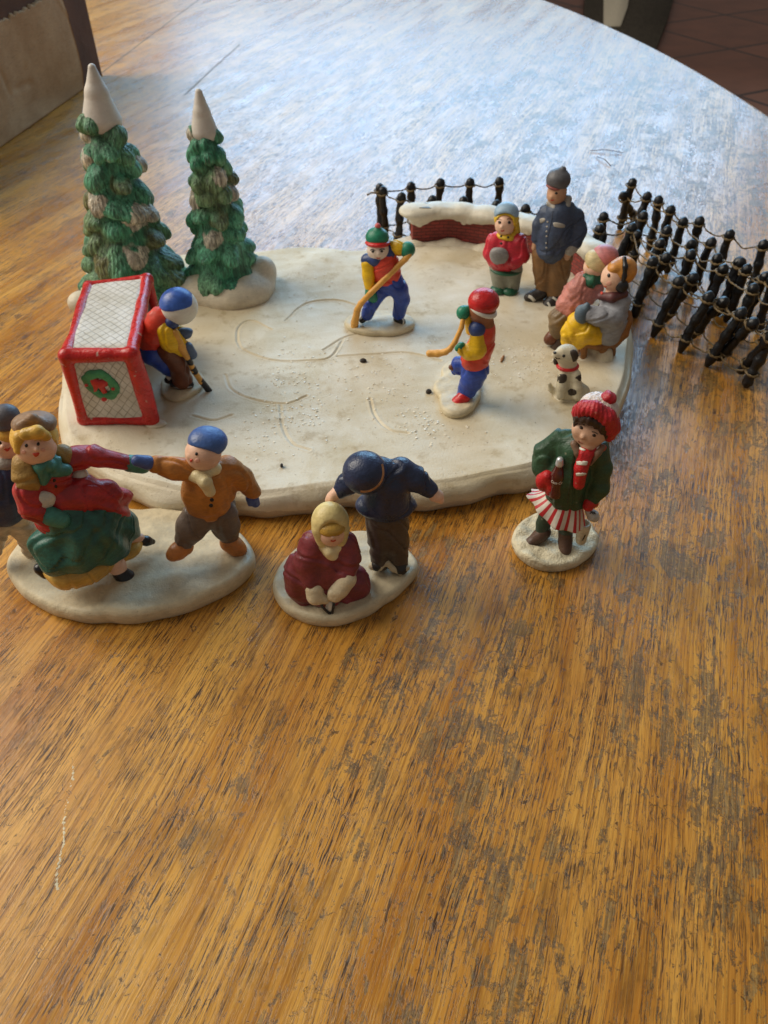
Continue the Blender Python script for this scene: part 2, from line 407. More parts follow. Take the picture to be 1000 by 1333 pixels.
    hgt = t.math('MULTIPLY', hgt, t.ramp(sx.outputs[1], 25, 60, 1, .22))
    t.l(t.bump(hgt, .36, .0005), t.b.inputs['Normal'])
    return t.m
OAK = wood()
table = empty('table', (0, 60, -73), 'worn golden oak tabletop with curved edge carrying all the figurines', 'table')
cx, cy, R = -179.0, 59.0, 216.2
ol = []
for y in np.linspace(-70, 168, 90): ol.append((cx+math.sqrt(R*R-(y-cy)**2), y))
ol += [(6, 179), (-4, 182), (-95, 182), (-103, 179), (-106, 172), (-106, -60), (-103, -68), (-95, -71)]
ol = np.array(ol); mb = MB(); c0 = ol.mean(0); rings = []
nO = len(ol)
dirn = (ol-c0)/np.linalg.norm(ol-c0, axis=1)[:, None]
for ins, z in ((.9, -3.4), (.15, -3.2), (0, -2.6), (0, -.6), (.12, -.2), (.4, -.03), (.8, 0)):
    rings.append(np.c_[ol-dirn*ins, np.full(nO, z)])
V = np.vstack(rings); nr = len(rings)
F = [(i*nO+j, i*nO+(j+1) % nO, (i+1)*nO+(j+1) % nO, (i+1)*nO+j) for i in range(nr-1) for j in range(nO)]
F += [list(range((nr-1)*nO, nr*nO)), list(range(nO))[::-1]]
# the object keeps the world origin as its own, so the grain coordinates stay in table centimetres
tt = obj('tabletop', V, F, OAK, table)
LEG = paint('dark_oak_leg', '5A3A1C', .5)
for lx, ly in ((-80, -40), (15, -40), (-80, 150), (-10, 150)):
    mb = MB(); mb.tube([(lx, ly, -73), (lx, ly, -60), (lx, ly, -20), (lx, ly, -3.3)], np.array([2.2, 2.8, 4, 4.2]), 16); mb.build('leg', LEG, table)
SEAM = paint('seam_dirt', '6A5238', .7, .2, .3, .2)
for a, b in (((128, 98), (262, -3)), ((240, 124), (312, 58))):
    A, B = gp(*a), gp(*b); d = (B-A)/np.linalg.norm(B-A); nrm = np.cross([0, 0, 1.], d)
    pts = spline([A, (A+B)/2+nrm*.05, B], 14); wv = .075+.035*RNG.random(14)
    V = [q+nrm*sgn*wv[i]+np.array([0, 0, z]) for i, q in enumerate(pts) for sgn, z in ((-1, .004), (0, .008), (1, .004))]
    F = [(i*3+j, i*3+j+1, i*3+4+j, i*3+3+j) for i in range(13) for j in range(2)]
    obj('board_seam', V, F, SEAM, table)
CHALK = paint('scraped_finish', 'DCCFAE', .7, .2, .1, .3)
pts = [gp(95.5, 997), gp(95, 1012), gp(91, 1030), gp(86, 1050), gp(83, 1075), gp(83.5, 1095), gp(79, 1110), gp(76, 1130), gp(73, 1150), gp(77, 1157)]
P = spline(pts, 130); mb = MB()
for i, q in enumerate(P):
    if RNG.random() < .72 and not (18 < i < 34 and RNG.random() < .7):
        r = .012+.03*RNG.random()**2; c = q+np.array([RNG.normal()*.018, RNG.normal()*.018, 0]); a = np.arange(6)*math.pi/3+RNG.random()
        rr = r*(.6+.6*RNG.random(6))
        V = [c+np.array([math.cos(x)*y, math.sin(x)*y*1.3, .002]) for x, y in zip(a, rr)]+[c+np.array([0, 0, .012])]
        mb.add(V, [(j, (j+1) % 6, 6) for j in range(6)])
mb.build('scratch', CHALK, table)

# ------------------------------------------------------------------ floor and the cloth beyond the table
def floor_mat():
    t = NT('clay_floor_tile'); v = t.coords(rot=(0, 0, -.5))
    br = t.n('ShaderNodeTexBrick'); t.l(v, br.inputs['Vector']); br.offset = 0
    br.inputs['Scale'].default_value = 1; br.inputs['Brick Width'].default_value = 62; br.inputs['Row Height'].default_value = 62; br.inputs['Mortar Size'].default_value = 1.2
    br.inputs['Color1'].default_value = lin('7C4A32')+[1]; br.inputs['Color2'].default_value = lin('8A5640')+[1]; br.inputs['Mortar'].default_value = lin('2A1C18')+[1]
    c = t.mix(t.ramp(t.noise(v, .06, 4), .3, .7, 0, .5), br.outputs['Color'], lin('5E3626'))
    t.l(c, t.b.inputs['Base Color']); t.b.inputs['Roughness'].default_value = .55
    t.l(t.bump(br.outputs['Fac'], -.4, .003), t.b.inputs['Normal']); return t.m
fl = obj('floor', [(-900, -500, -73), (1200, -500, -73), (1200, 1500, -73), (-900, 1500, -73)], [(0, 1, 2, 3)], floor_mat(), None, smooth=False)
fl['kind'] = 'structure'
def cloth_strip(mb, pix_pts, z0, h):
    Q = [gp(x, y, -73) for x, y in pix_pts]; n = len(Q)
    mb.add([q+np.array([0, 0, z0]) for q in Q]+[q+np.array([0, 0, h]) for q in Q], [list(range(n, 2*n)), list(range(n))[::-1]]+[(i, (i+1) % n, n+(i+1) % n, n+i) for i in range(n)])
cl = empty('floor_cloth', gp(810, 30, -73), 'dark navy cloth with a cream stripe on the floor beyond the table edge', 'cloth')
NAVY = paint('navy_cloth', '0C0F1A', .95, .3, 0, .3, .02); CREAM = paint('cream_cloth', 'EDE3CB', .9, .15, .1, .4, .1)
mb = MB(); cloth_strip(mb, [(763, -40), (757, 60), (852, 72), (868, 32), (888, -40)], .2, 3.5); mb.build('cloth', NAVY, cl)
mb = MB(); cloth_strip(mb, [(785, -38), (784, 45), (806, 45), (815, 20), (824, -38)], 3.6, 4.4); mb.build('stripe', CREAM, cl)

# ------------------------------------------------------------------ cardboard box
def card_mat(name, c1, c2):
    t = NT(name); v = t.coords()
    n = t.noise(v, .35, 4, .6); f = t.noise(t.vscale(v, (1, 1, 14)), 1.2, 3, .6)
    c = t.mix(t.ramp(n, .3, .7), lin(c1), lin(c2)); c = t.mix(t.ramp(f, .45, .7, 0, .25), c, lin('6B5238'))
    t.l(c, t.b.inputs['Base Color']); t.b.inputs['Roughness'].default_value = .85; t.b.inputs['Specular IOR Level'].default_value = .15
    t.l(t.bump(t.math('ADD', t.math('MULTIPLY', f, .4), t.noise(v, .8, 5, .6)), .35, .002), t.b.inputs['Normal']); return t.m
CARD, CARD_SHADED = card_mat('kraft_cardboard', 'AA8862', 'BA9A74'), card_mat('shaded_cardboard', '5A4030', '6A4B38')  # second is the same card darkened: shade of the side walls put into colour
b0, b1 = gp(0, 193), gp(110, 116)
ex = (b1-b0)/np.linalg.norm(b1-b0); ey = np.array([-ex[1], ex[0], 0])          # along the front, and away
b0 = b1-ex*34
box = empty('cardboard_box', (b0+b1)/2, 'torn open brown cardboard box at the back left behind the tall tree', 'box')
# front panel: a creased sheet with a torn top edge
nu, nv = 120, 60; V = []; L = np.linalg.norm(b1-b0)
hs_ = []
for x, y in ((-60, 62), (0, 28), (14, 24), (18, 19), (33, 13), (50, 2), (62, -7), (140, -60)):
    r_ = ray(x, y); q = CAM+r_*(((b0-CAM)@ey)/(r_@ey)); hs_.append(((q-b0)@ex, q[2]))
def hz(u): return max(4, float(np.interp(u, [q[0] for q in hs_], [q[1] for q in hs_])))+.12*math.sin(u*7.1+1)+.08*math.sin(u*17)
cre = [((.1, 4.5), (9, 9)), ((-1.5, 9), (7, 21)), ((-9, 0), (-3.2, 3.2)), ((-3.2, 3.2), (0, 3)), ((2.8, 17), (10, 6.5)), ((-7.5, 16), (-4, 3))]
def cdist(s_, z, a, b):
    a, b = np.array(a), np.array(b); p = np.array([s_, z]); h = np.clip(((p-a)@(b-a))/((b-a)@(b-a)), 0, 1); return np.linalg.norm(p-a-h*(b-a))
for th in (0, .45):
    for j in range(nv+1):
        for i in range(nu+1):
            u = L*i/nu; z = hz(u)*j/nv; s_ = L-u
            o = .18*math.sin(u*.31+z*.2)+.12*math.sin(z*.5+u*.1)
            for k_, (a, b) in enumerate(cre): o += (.09 if k_ % 2 else -.09)*math.exp(-(cdist(10-s_, z, a, b)/.3)**2)
            V.append(b0+ex*u+ey*(o*(min(1, z/1.5))+th)+np.array([0, 0, z+.03]))
m = (nu+1)*(nv+1); F = []
for j in range(nv):
    for i in range(nu):
        a = j*(nu+1)+i; F.append((a, a+1, a+nu+2, a+nu+1)); F.append((m+a+nu+1, m+a+nu+2, m+a+1, m+a))
for i in range(nu): a = nv*(nu+1)+i; F.append((a, a+1, m+a+1, m+a)); F.append((i+1, i, m+i, m+i+1))
for j in range(nv): a = j*(nu+1); F.append((a+nu+1, a, m+a, m+a+nu+1)); a += nu; F.append((a, a+nu+1, m+a+nu+1, m+a))
obj('front_panel', V, F, CARD, box)
c1 = gp(133.5, 98); side = c1-b1; side[2] = 0
mb = MB(); mb.box(b1+ex*.02+ey*.05, side, -ex*.5, (0, 0, hz(L-.3))); mb.build('side_panel', CARD_SHADED, box, smooth=False)
mb = MB(); mb.box(b0+side+ey*.1, ex*(L-.6), ey*.4, (0, 0, 12.)); mb.build('back_panel', CARD_SHADED, box, smooth=False)
mb = MB(); mb.box(b0+ey*.1, ex*.45, side, (0, 0, 12)); mb.build('side_panel', CARD_SHADED, box, smooth=False)
PAPER = paint('white_packing_paper', 'BDBDBA', .8, .12, .1, .5)
pw = gp(20, 8, 12)
V, F = sculpt([E_(b1-ex*12+ey*2.6+np.array([0, 0, 10.]), (1.2, 1.2, 9)), E_(b1-ex*9.5+ey*2.7+np.array([0, 0, 9.]), (1., 1.1, 8))], .25, .8, .3, 1.2)
pp = obj('packing_paper', V, F, PAPER, None, loc=b1-ex*11+ey*2.6); tag(pp, 'crumpled white packing paper standing inside the open cardboard box', 'paper')

# ------------------------------------------------------------------ the rink base
def rink_mat():
    t = NT('rink_bisque'); v = t.coords()
    a = t.noise(v, .22, 5, .62, .8); b = t.noise(v, 1.1, 5, .65); br = t.noise(t.vscale(v, (.5, .6, .8)), 1.0, 6, .62, 1.2)
    col = t.mix(t.ramp(a, .36, .66), lin('DAD1BC'), lin('C9BB9C'))
    col = t.mix(t.ramp(br, .48, .72, 0, .32), col, lin('D8CDB4'))
    col = t.mix(t.ramp(b, .53, .72, 0, .5), col, lin('A08A62'))
    sp = t.ramp(t.noise(v, 5.5, 3, .7), .66, .72, 0, .6); col = t.mix(sp, col, lin('6E5636'))
    sz = t.n('ShaderNodeSeparateXYZ'); t.l(v, sz.inputs[0])
    nm = t.n('ShaderNodeNewGeometry'); sn = t.n('ShaderNodeSeparateXYZ'); t.l(nm.outputs['True Normal'], sn.inputs[0])
    dip = t.math('MULTIPLY', t.ramp(t.math('ADD', sz.outputs[2], t.math('MULTIPLY', t.math('SUBTRACT', br, .5), .9)), .52, .58, 1, 0), .8)
    col = t.mix(dip, col, lin('B6AA98'))                                     # bare unglazed foot
    t.l(col, t.b.inputs['Base Color']); t.b.inputs['Specular IOR Level'].default_value = .3
    t.set(t.b.inputs['Roughness'], t.ramp(b, .3, .7, .5, .68))
    h = t.math('ADD', t.math('MULTIPLY', br, .1), t.math('ADD', t.math('MULTIPLY', b, .5), t.math('MULTIPLY', t.noise(v, 11, 4, .65), .5)))
    t.l(t.bump(h, .4, .0014), t.b.inputs['Normal']); return t.m
RINK = rink_mat()
rink = empty('skating_rink', gp(455, 480), 'large cream snow covered skating rink base with etched skate marks', 'skating rink')
front = [(80, 545), (86, 592), (125, 628), (175, 652), (235, 666), (330, 670), (400, 661), (440, 656), (490, 660), (575, 656), (640, 644), (695, 635), (745, 614), (787, 578), (812, 532), (820, 485), (819, 440)]
back = [(350, 331), (400, 326), (450, 331), (480, 328), (540, 312), (600, 300), (680, 308), (745, 318), (785, 335), (812, 375), (818, 405), (240, 338), (170, 340), (113, 352), (98, 400), (86, 450), (80, 500)]
outl = [gp(x, y, .5) for x, y in front]+[gp(x, y, 1.2) for x, y in back]
GC = (250, 320, 2.2222)
groove_px = [[(130, 270), (150, 300), (230, 328), (330, 330), (400, 320), (440, 265)], [(270, 215), (330, 165), (420, 155), (480, 172)], [(130, 275), (135, 235), (170, 215), (230, 240)], [(95, 370), (112, 412), (170, 440), (270, 455), (332, 432)],
             [(255, 460), (262, 520), (290, 570), (340, 590)], [(515, 440), (530, 490), (570, 530), (625, 541)], [(420, 318), (520, 312), (620, 308), (720, 330)], [(0, 490), (60, 503), (115, 488)], [(380, 300), (440, 265), (520, 240)]]
GP = []
for g in groove_px:
    w = np.array([gp(GC[0]+x/GC[2], GC[1]+y/GC[2], RZ) for x, y in g]); GP.append(spline(w, 260)[:, :2])
GPTS = np.vstack(GP)
def rink_fn(V, top):
    # snow banks round the edge, a hollow for the pond, the etched marks
    pc = gp(440, 480, RZ)[:2]; q = (V[:, :2]-pc)/np.array([12.0, 10.0]); r = np.hypot(*q.T)
    bank = np.clip((r-.72)/.5, 0, 1); bank = bank*bank*(3-2*bank)
    V[:, 2] += (top > .99)*bank*.22-(top > .99)*.03*(1-bank)
    wob = .05*np.sin(V[:, 0]*.9+V[:, 1]*.4)+.04*np.sin(V[:, 0]*1.7-V[:, 1]*1.1)
    V[:, 2] += wob*bank*(top > .9)
    side = np.clip((.95-top)/.3, 0, 1); V[:, :2] += (side*(.12*np.sin(V[:, 0]*1.1+2)+.06*np.sin(V[:, 0]*2.9)))[:, None]*np.array([0, 1.])
    cand = np.where((top > .99) & (r < 1.1))[0]
    cell = .35; keys = {}
    for i, p in enumerate(GPTS): keys.setdefault((int(p[0]//cell), int(p[1]//cell)), []).append(i)
    dd = np.full(len(V), 9.)
    kx = np.floor(V[cand, 0]/cell).astype(int); ky = np.floor(V[cand, 1]/cell).astype(int)
    for n_, i in enumerate(cand):
        L_ = []
        for a in (-1, 0, 1):
            for b in (-1, 0, 1): L_ += keys.get((kx[n_]+a, ky[n_]+b), [])
        if L_: dd[i] = np.sqrt(((GPTS[L_]-V[i, :2])**2).sum(1).min())
    V[:, 2] -= .06*np.exp(-(dd/.05)**2); V[:, 2] += .018*np.exp(-((dd-.12)/.05)**2)
    return V
rk = slab('base', RINK, outl, 0.02, RZ-.02, rink, nr=300, na=1300, lip=.55, wob=.01, bulge=.3, fn=rink_fn, smoothing=1.2)
def rz(x, y):
    h = BVH[rk.name].ray_cast(Vector((float(x), float(y), 9)), Vector((0, 0, -1))); return h[0][2] if h[0] else RZ
def rink_at(px, py):
    r = Vector(ray(px, py)); r.normalize(); h = BVH[rk.name].ray_cast(Vector(CAM), r); return np.array(h[0]) if h[0] else gp(px, py, RZ)

# glitter flakes
FL = NT('glitter'); FL.b.inputs['Base Color'].default_value = (.86, .80, .66, 1); FL.b.inputs['Roughness'].default_value = .3
mb = MB()
for (gx, gy, sx, sy, n) in ((330, 390, 95, 45, 120), (300, 495, 60, 30, 90), (180, 560, 70, 35, 28), (560, 380, 60, 60, 45), (690, 515, 60, 30, 70), (860, 300, 60, 40, 40), (470, 300, 150, 90, 45), (985, 335, 55, 30, 90), (330, 125, 60, 30, 20)):
    for _ in range(n):
        c = rink_at(GC[0]+(gx+RNG.normal()*sx)/GC[2], GC[1]+(gy+RNG.normal()*sy)/GC[2])
        if abs(c[2]-RZ) > .3: continue
        r = .02+.034*RNG.random(); a0 = RNG.random()*6; tx, ty = RNG.normal(size=2)*.22
        V = [c+np.array([math.cos(a)*r, math.sin(a)*r, .028+tx*math.cos(a)*r+ty*math.sin(a)*r]) for a in a0+np.arange(6)*math.pi/3]
        V += [q-np.array([0, 0, .016]) for q in V]
        mb.add(V, [tuple(range(6)), tuple(range(11, 5, -1))]+[(j+6, (j+1) % 6+6, (j+1) % 6, j) for j in range(6)])
gl = mb.build('glitter', FL.m, None, smooth=False, loc=gp(455, 480)); gl['kind'] = 'stuff'; gl['label'] = 'tiny pale glitter flakes scattered over the ice'; 
CRUMB = paint('dark_crumb', '2E241C', .8, .3, 0, .5)
for (x, y, rx, ry, lab) in ((473, 471, .2, .14, 'larger dark crumb on the ice in front of the player in the green hat'), (558.5, 511.5, .13, .12, 'small dark crumb on the ice left of the red hatted player'), (367, 608, .07, .1, 'tiny dark speck on the front rim of the rink')):
    c = rink_at(x, y)+np.array([0, 0, .07]); V, F = sculpt([E_(c, (rx, ry, .1))], .035, .05, .03, 12); o = obj('crumb', V, F, CRUMB, None, loc=c); tag(o, lab, 'crumb', 'crumbs on the rink')
STRAW = paint('straw', '4A3420', .9, .2, .1, .2, .05)
for (a, b, lab) in (((768, 196), (811, 199), 'longer straw bristle lying on the shiny tabletop behind the fences'), ((777, 204), (795, 216), 'short slanted straw bristle beside the longer one on the tabletop')):
    mb = MB(); A, B = gp(*a, .08), gp(*b, .08); mb.tube(spline([A, (A+B)/2+np.array([.1, .15, .1]), B], 10), .03, 8); o = mb.build('bristle', STRAW, None, loc=(A+B)/2-np.array([0, 0, .08])); tag(o, lab, 'bristle')
mb = MB(); A, B = rink_at(652, 472)+[0, 0, .05], rink_at(656, 463)+[0, 0, .05]; mb.tube(spline([A, (A+B)/2, B], 6), np.array([.03, .06, .07, .06, .05, .02]), 6); o = mb.build('bristle', paint('rust_bristle', 'A06A34', .7), None, loc=A); tag(o, 'tiny rust brown fleck on the ice right of the red hatted player', 'bristle')

# ------------------------------------------------------------------ trees
def tree_mat():
    if 'tree_paint' in MATS: return MATS['tree_paint']
    t = NT('tree_paint'); v = t.coords(); base = t.n('ShaderNodeAttribute', attribute_name='Col').outputs['Color']
    st = t.noise(t.vscale(v, (5.5, 5.5, 1.3)), 1, 4, .65, .8); st2 = t.noise(t.vscale(v, (11, 11, 2.6)), 1, 3, .6, .5); lo = t.noise(v, .8, 4, .6)
    f = t.math('MULTIPLY', t.ramp(st, .34, .66, .45, 1.35), t.math('MULTIPLY', t.ramp(lo, .3, .7, .75, 1.2), t.ramp(st2, .35, .65, .75, 1.2)))
    cc = t.n('ShaderNodeCombineColor'); [t.l(f, cc.inputs[i]) for i in range(3)]
    c = t.mix(1.0, base, cc.outputs[0], 'MULTIPLY')
    ge = t.n('ShaderNodeNewGeometry'); c = t.mix(t.math('MULTIPLY', t.ramp(ge.outputs['Pointiness'], .51, .60, 0, .6), t.ramp(st2, .38, .6)), c, lin('B4C4B2'))
    t.l(c, t.b.inputs['Base Color']); t.b.inputs['Roughness'].default_value = .42; t.b.inputs['Specular IOR Level'].default_value = .45
    t.l(t.bump(t.math('ADD', st, t.math('MULTIPLY', st2, .7)), .8, .0016), t.b.inputs['Normal']); MATS['tree_paint'] = t.m; return t.m
def tree(px_base, px_top, z0, R0, tiers, crop, label, snow, brown, snow_base=False, seed=1, white_from=.78, lean=0.):
    T = Fig((0, 0, 1), px_base, z0); G = T.P; top = T.p(*px_top, lean); h = top[2]-z0
    root = empty('pine_tree', G, label, 'tree', 'model pine trees on the rink')
    r = random.Random(seed); axis = lambda f: G+(top-G)*f
    def rad(f): return R0*(1-f)**.78*(.93+.07*math.cos(f*9))
    prims = [P_(axis(.02), axis(white_from), rad(.03)*.66, rad(white_from)*.62)]
    for i in range(tiers):
        f = (.13 if snow_base else .075)+(white_from-(.115 if snow_base else .06))*(i/(tiers-.6))**.95; Rr = rad(f); n = max(6, int(round(6.4+Rr*1.5))); off = r.random()*6
        for j in range(n):
            a = off+2*math.pi*j/n+r.uniform(-.3, .3); ca, sa = math.cos(a), math.sin(a)
            dr = math.radians(r.uniform(14, 58)); ll = r.uniform(.8, 1.22)
            e1 = np.array([ca*math.cos(dr), sa*math.cos(dr), -math.sin(dr)]); e2 = np.array([-sa, ca, 0]); e3 = np.cross(e1, e2)
            rt = min(.42*2*math.pi*Rr*.62/n*1.25+.12, .95); c = axis(f)+np.array([ca, sa, 0])*Rr*.60+np.array([0, 0, r.uniform(-.42, .42)])
            prims.append(E_(c, (Rr*.40*ll+.15, rt*r.uniform(.85, 1.3), r.uniform(.30, .42)+.05*Rr), np.array([e1, e2, e3]), (r.uniform(.012, .03), r.uniform(17, 30)/max(.45, rt)*.6, r.random()*6)))
    V, F = sculpt(prims, .05, .10, .025, 6)
    t = BVHTree.FromPolygons(V.tolist(), F.tolist())
    g0, g1, g2 = np.array(lin('3A8062')), np.array(lin('68AC8A')), np.array(lin('6E8860'))
    w = np.zeros(len(V))
    for j in range(5): q = RNG.normal(size=3)*1.6; w += np.sin(V@q+RNG.random()*6)
    w = np.clip(.5+w/5, 0, 1)[:, None]; C = g0*(1-w)+g1*w
    w2 = np.zeros(len(V))
    for j in range(5): q = RNG.normal(size=3)*.9; w2 += np.sin(V@q+RNG.random()*6)
    C = C*(1-np.clip(w2/3-.15, 0, 1)[:, None])+g2*np.clip(w2/3-.15, 0, 1)[:, None]
    wn = np.zeros(len(V))
    for j in range(6): q = RNG.normal(size=3)*5; wn += np.sin(V@q+RNG.random()*6)/6
    nrm = np.zeros_like(V)
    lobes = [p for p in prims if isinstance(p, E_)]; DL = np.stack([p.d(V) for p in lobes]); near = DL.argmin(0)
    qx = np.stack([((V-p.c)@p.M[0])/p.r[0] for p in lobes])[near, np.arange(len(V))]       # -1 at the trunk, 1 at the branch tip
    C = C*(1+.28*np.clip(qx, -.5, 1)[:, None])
    for lst, cc, amt in ((snow, 'CFC4B2', .92), (brown, '7A5426', .5)):
        cl_ = np.array(lin(cc))
        for (x, y, rr) in lst:
            d = Vector(ray(crop[0]+x/crop[2], crop[1]+y/crop[2])); d.normalize(); hit = t.ray_cast(Vector(CAM), d)
            if hit[0] is None: continue
            k_ = int(np.stack([p.d(np.array(hit[0])) for p in lobes]).argmin())
            if cc[0] == 'C': m = ((near == k_)*np.clip((qx+.15+wn*.7)/.12, 0, 1))[:, None]*amt
            else: m = ((near == k_)*np.clip((qx+.3+wn*.9)/.6, 0, 1))[:, None]*amt
            C = C*(1-m)+cl_*m
    for k_ in range(len(lobes)):
        if r.random() < .05 and lobes[k_].c[1] > G[1]-.2:
            m = ((near == k_)*np.clip((qx-.05+wn*.7)/.12, 0, 1))[:, None]*.9; C = C*(1-m)+np.array(lin('CFC4B2'))*m
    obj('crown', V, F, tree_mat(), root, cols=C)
    a, b = axis(white_from+.015), axis(.985)
    tipp = [P_(a, axis((white_from+1)/2), rad(white_from)*.90, rad(white_from)*.54), P_(axis((white_from+1)/2), b, rad(white_from)*.54, .18)]
    V, F = sculpt(tipp, .06, .1, .03, 2.2); obj('snowy_tip', V, F, paint('tip_snow', 'CEC8BE', .6, .06, .2, .15), root)
    if snow_base:
        pr = [E_(G+np.array([.15, -.25, .25]), (2.55, 2.2, 1.15)), E_(G+T.u*2.1+np.array([0, .2, .75]), (.75, .8, .8)), E_(G-T.u*1.7+np.array([0, -.9, .1]), (.9, .8, .7)), E_(G+T.u*1.3-np.array([0, 1.5, -.1]), (1.1, .7, .55)), E_(G+T.u*.2-np.array([0, 1.6, -.0]), (1.2, .7, .7))]
    else:
        pr = [E_(G+np.array([0, 0, -.1]), (3.0, 2.6, .8)), E_(G-T.u*2.6+np.array([0, -1.2, .15]), (.7, .7, .55))]
    V, F = sculpt(pr, .08, .5, .08, 1.6); obj('snow_mound', V, F, SNOW, root)
TC = (60, 60, 3.125)
tree((176, 374), (119, 83), RZ, 3.45, 8, TC, 'taller green model pine with long white snowy tip behind the goal',
     [(380, 465, 50), (475, 655, 45), (330, 790, 62), (548, 838, 42), (163, 925, 48), (155, 430, 34), (215, 650, 36), (370, 690, 30), (430, 670, 24)], [(300, 560, 60), (240, 860, 65), (460, 790, 60), (170, 600, 30)], seed=4, white_from=.775)
tree((296, 376), (258, 115), RZ, 2.6, 8, TC, 'shorter green model pine standing on a white snow mound',
     [(690, 520, 42), (820, 700, 48), (710, 805, 60), (590, 600, 40), (900, 830, 50), (600, 320, 40), (590, 790, 36), (770, 580, 26)], [(700, 685, 62), (760, 540, 40)], snow_base=True, seed=9, white_from=.80)

# ------------------------------------------------------------------ hockey goal
def net_mat():
    t = NT('goal_net'); v = t.coords((1, 1, 1), which='UV'); s = t.n('ShaderNodeSeparateXYZ'); t.l(v, s.inputs[0])
    wob = t.math('MULTIPLY', t.math('SUBTRACT', t.noise(v, 1.5, 2), .5), .35)
    L_ = []
    for a, b in ((1, .62), (1, -.62)):
        q = t.math('ADD', t.math('ADD', t.math('MULTIPLY', s.outputs[0], a*2.4), t.math('MULTIPLY', s.outputs[1], b*3.3)), wob)
        L_.append(t.math('ABSOLUTE', t.math('SUBTRACT', t.math('FRACT', q), .5)))
    m = t.math('MINIMUM', L_[0], L_[1]); ln = t.ramp(m, .02, .085, 1, 0)
    v2 = t.coords(); n = t.noise(v2, 1.2, 4)
    c = t.mix(t.ramp(n, .3, .7), lin('DAD8D2'), lin('C6C2B6')); c = t.mix(t.math('MULTIPLY', ln, t.ramp(t.noise(v2, 2.5, 3), .3, .6, .3, .7)), c, lin('857D6A'))
    t.l(c, t.b.inputs['Base Color']); t.b.inputs['Roughness'].default_value = .55; t.l(t.bump(t.math('SUBTRACT', t.math('MULTIPLY', t.noise(v2, 6, 3), .3), ln), .5, .0012), t.b.inputs['Normal']); return t.m
NET = net_mat()
GF = Fig((0, 0, 1), (154, 554), RZ)
Eb, Fb = gp(200, 551, RZ), gp(112, 551, RZ)
A_, B_ = GF.p(86, 463), GF.p(172, 461)
zt = (A_[2]+B_[2])/2; A_[2] = B_[2] = zt
C_, D_ = gp(192, 364, zt-.1), gp(116, 373, zt-.1)
Gb = np.array([C_[0]+.1, C_[1]+.1, RZ]); Hb = np.array([D_[0]-.2, D_[1], RZ])
A_, B_ = gp(87, 463, zt), gp(171, 461, zt)
goal = empty('hockey_goal', (Eb+Fb+Gb+Hb)/4, 'red framed hockey goal with white net and a painted wreath', 'hockey goal')
REDF = paint('red_frame_paint', 'C2201E', .3, .18, .12, .35, .5, wear='C9BFAE')
pr = []
def bar(a, b, r=.27): pr.append(P_(a, b, r, r))
up = np.array([0, 0, .25])
for a, b, r in ((A_, B_, .3), (B_, C_, .27), (C_, D_, .24), (D_, A_, .25), (A_, Fb+up, .3), (B_, Eb+up, .36), (Fb+up, Eb+up, .28), (C_, Gb, .25), (D_, Hb, .25), (Hb+up, Fb+up, .25)): bar(a, b, r)
V, F = sculpt(pr, .05, .12, .03, 3); frame = obj('frame', V, F, REDF, goal)
def panel(name, q, th=.12, inset=.0):
    a, b, c, d = q; nn = np.cross(b-a, d-a); nn /= np.linalg.norm(nn); V, UV = [], []
    for o in (0, -th):
        for j in range(9):
            for i in range(9):
                s_, t_ = i/8, j/8; p = (a*(1-s_)+b*s_)*(1-t_)+(d*(1-s_)+c*s_)*t_
                V.append(p+nn*(o+.17-.03*math.sin(s_*math.pi)*math.sin(t_*math.pi))); UV.append((s_*np.linalg.norm(b-a), t_*np.linalg.norm(d-a)))
    F = []
    for j in range(8):
        for i in range(8): k_ = j*9+i; F += [(k_, k_+1, k_+10, k_+9), (81+k_+9, 81+k_+10, 81+k_+1, 81+k_)]
    for i in range(8):
        F += [(i+1, i, 81+i, 81+i+1), (72+i, 72+i+1, 81+72+i+1, 81+72+i), (i*9, i*9+9, 81+i*9+9, 81+i*9), (i*9+17, i*9+8, 81+i*9+8, 81+i*9+17)]
    return obj(name, V, F, NET, goal, uvs=UV)
o3 = np.array([0, 0, .0])
panel('top_net', (A_+o3, B_+o3, C_+o3, D_+o3)); sn_ = panel('side_net', (Fb, Eb, B_, A_))
panel('back_net', (Hb, Fb, A_, D_)); panel('side_net', (Gb, Hb, D_, C_))
GC2 = Fig((60, 340, 4.1667), (390, 890), RZ)
WREATH = paint('wreath_green', '3C8A5C', .5, .3, .1, .4)
ring = []
cw = (302, 668)
for i in range(26):
    a = 2*math.pi*i/26; x, y = cw[0]+74*math.cos(a)+10*math.sin(a)+random.uniform(-5, 5), cw[1]+58*math.sin(a)+20*math.cos(a)+random.uniform(-5, 5)
    h, nn = GC2.cast(sn_, x, y); ring.append(E_(h+nn*.03, np.array([random.uniform(.17, .24), .09, random.uniform(.15, .22)])))
V, F = sculpt(ring, .035, .06, .02, 9); wr_ = obj('wreath', V, F, WREATH, goal)
GC2.patch('net_patch', NET, sn_, [(302+40*math.cos(a), 668+34*math.sin(a)) for a in np.linspace(0, 6.28, 16)[:-1]], goal, off=.02, puff=.0)
BOW = paint('bow_red', 'BE2A26', .45, .1, .1, .2)
GC2.patch('bow', BOW, sn_, [(232, 628), (262, 624), (290, 640), (318, 634), (340, 646), (336, 672), (318, 678), (334, 708), (318, 720), (300, 690), (284, 676), (270, 708), (250, 712), (252, 676), (238, 656)], goal, off=.09, puff=.06)
for x, y in ((318, 740), (366, 684), (222, 664)): GC2.dot('berry', BOW, sn_, x, y, 11 if y < 700 else 16, goal, .8, off=.12, puff=.05)
V, F = sculpt([E_(Eb+np.array([.15, -.1, .02]), (.5, .3, .16)), E_(Fb+np.array([.05, -.05, .25]), (.25, .22, .42))], .04, .1, .05, 6); obj('plaster_chip', V, F, SNOW, goal)

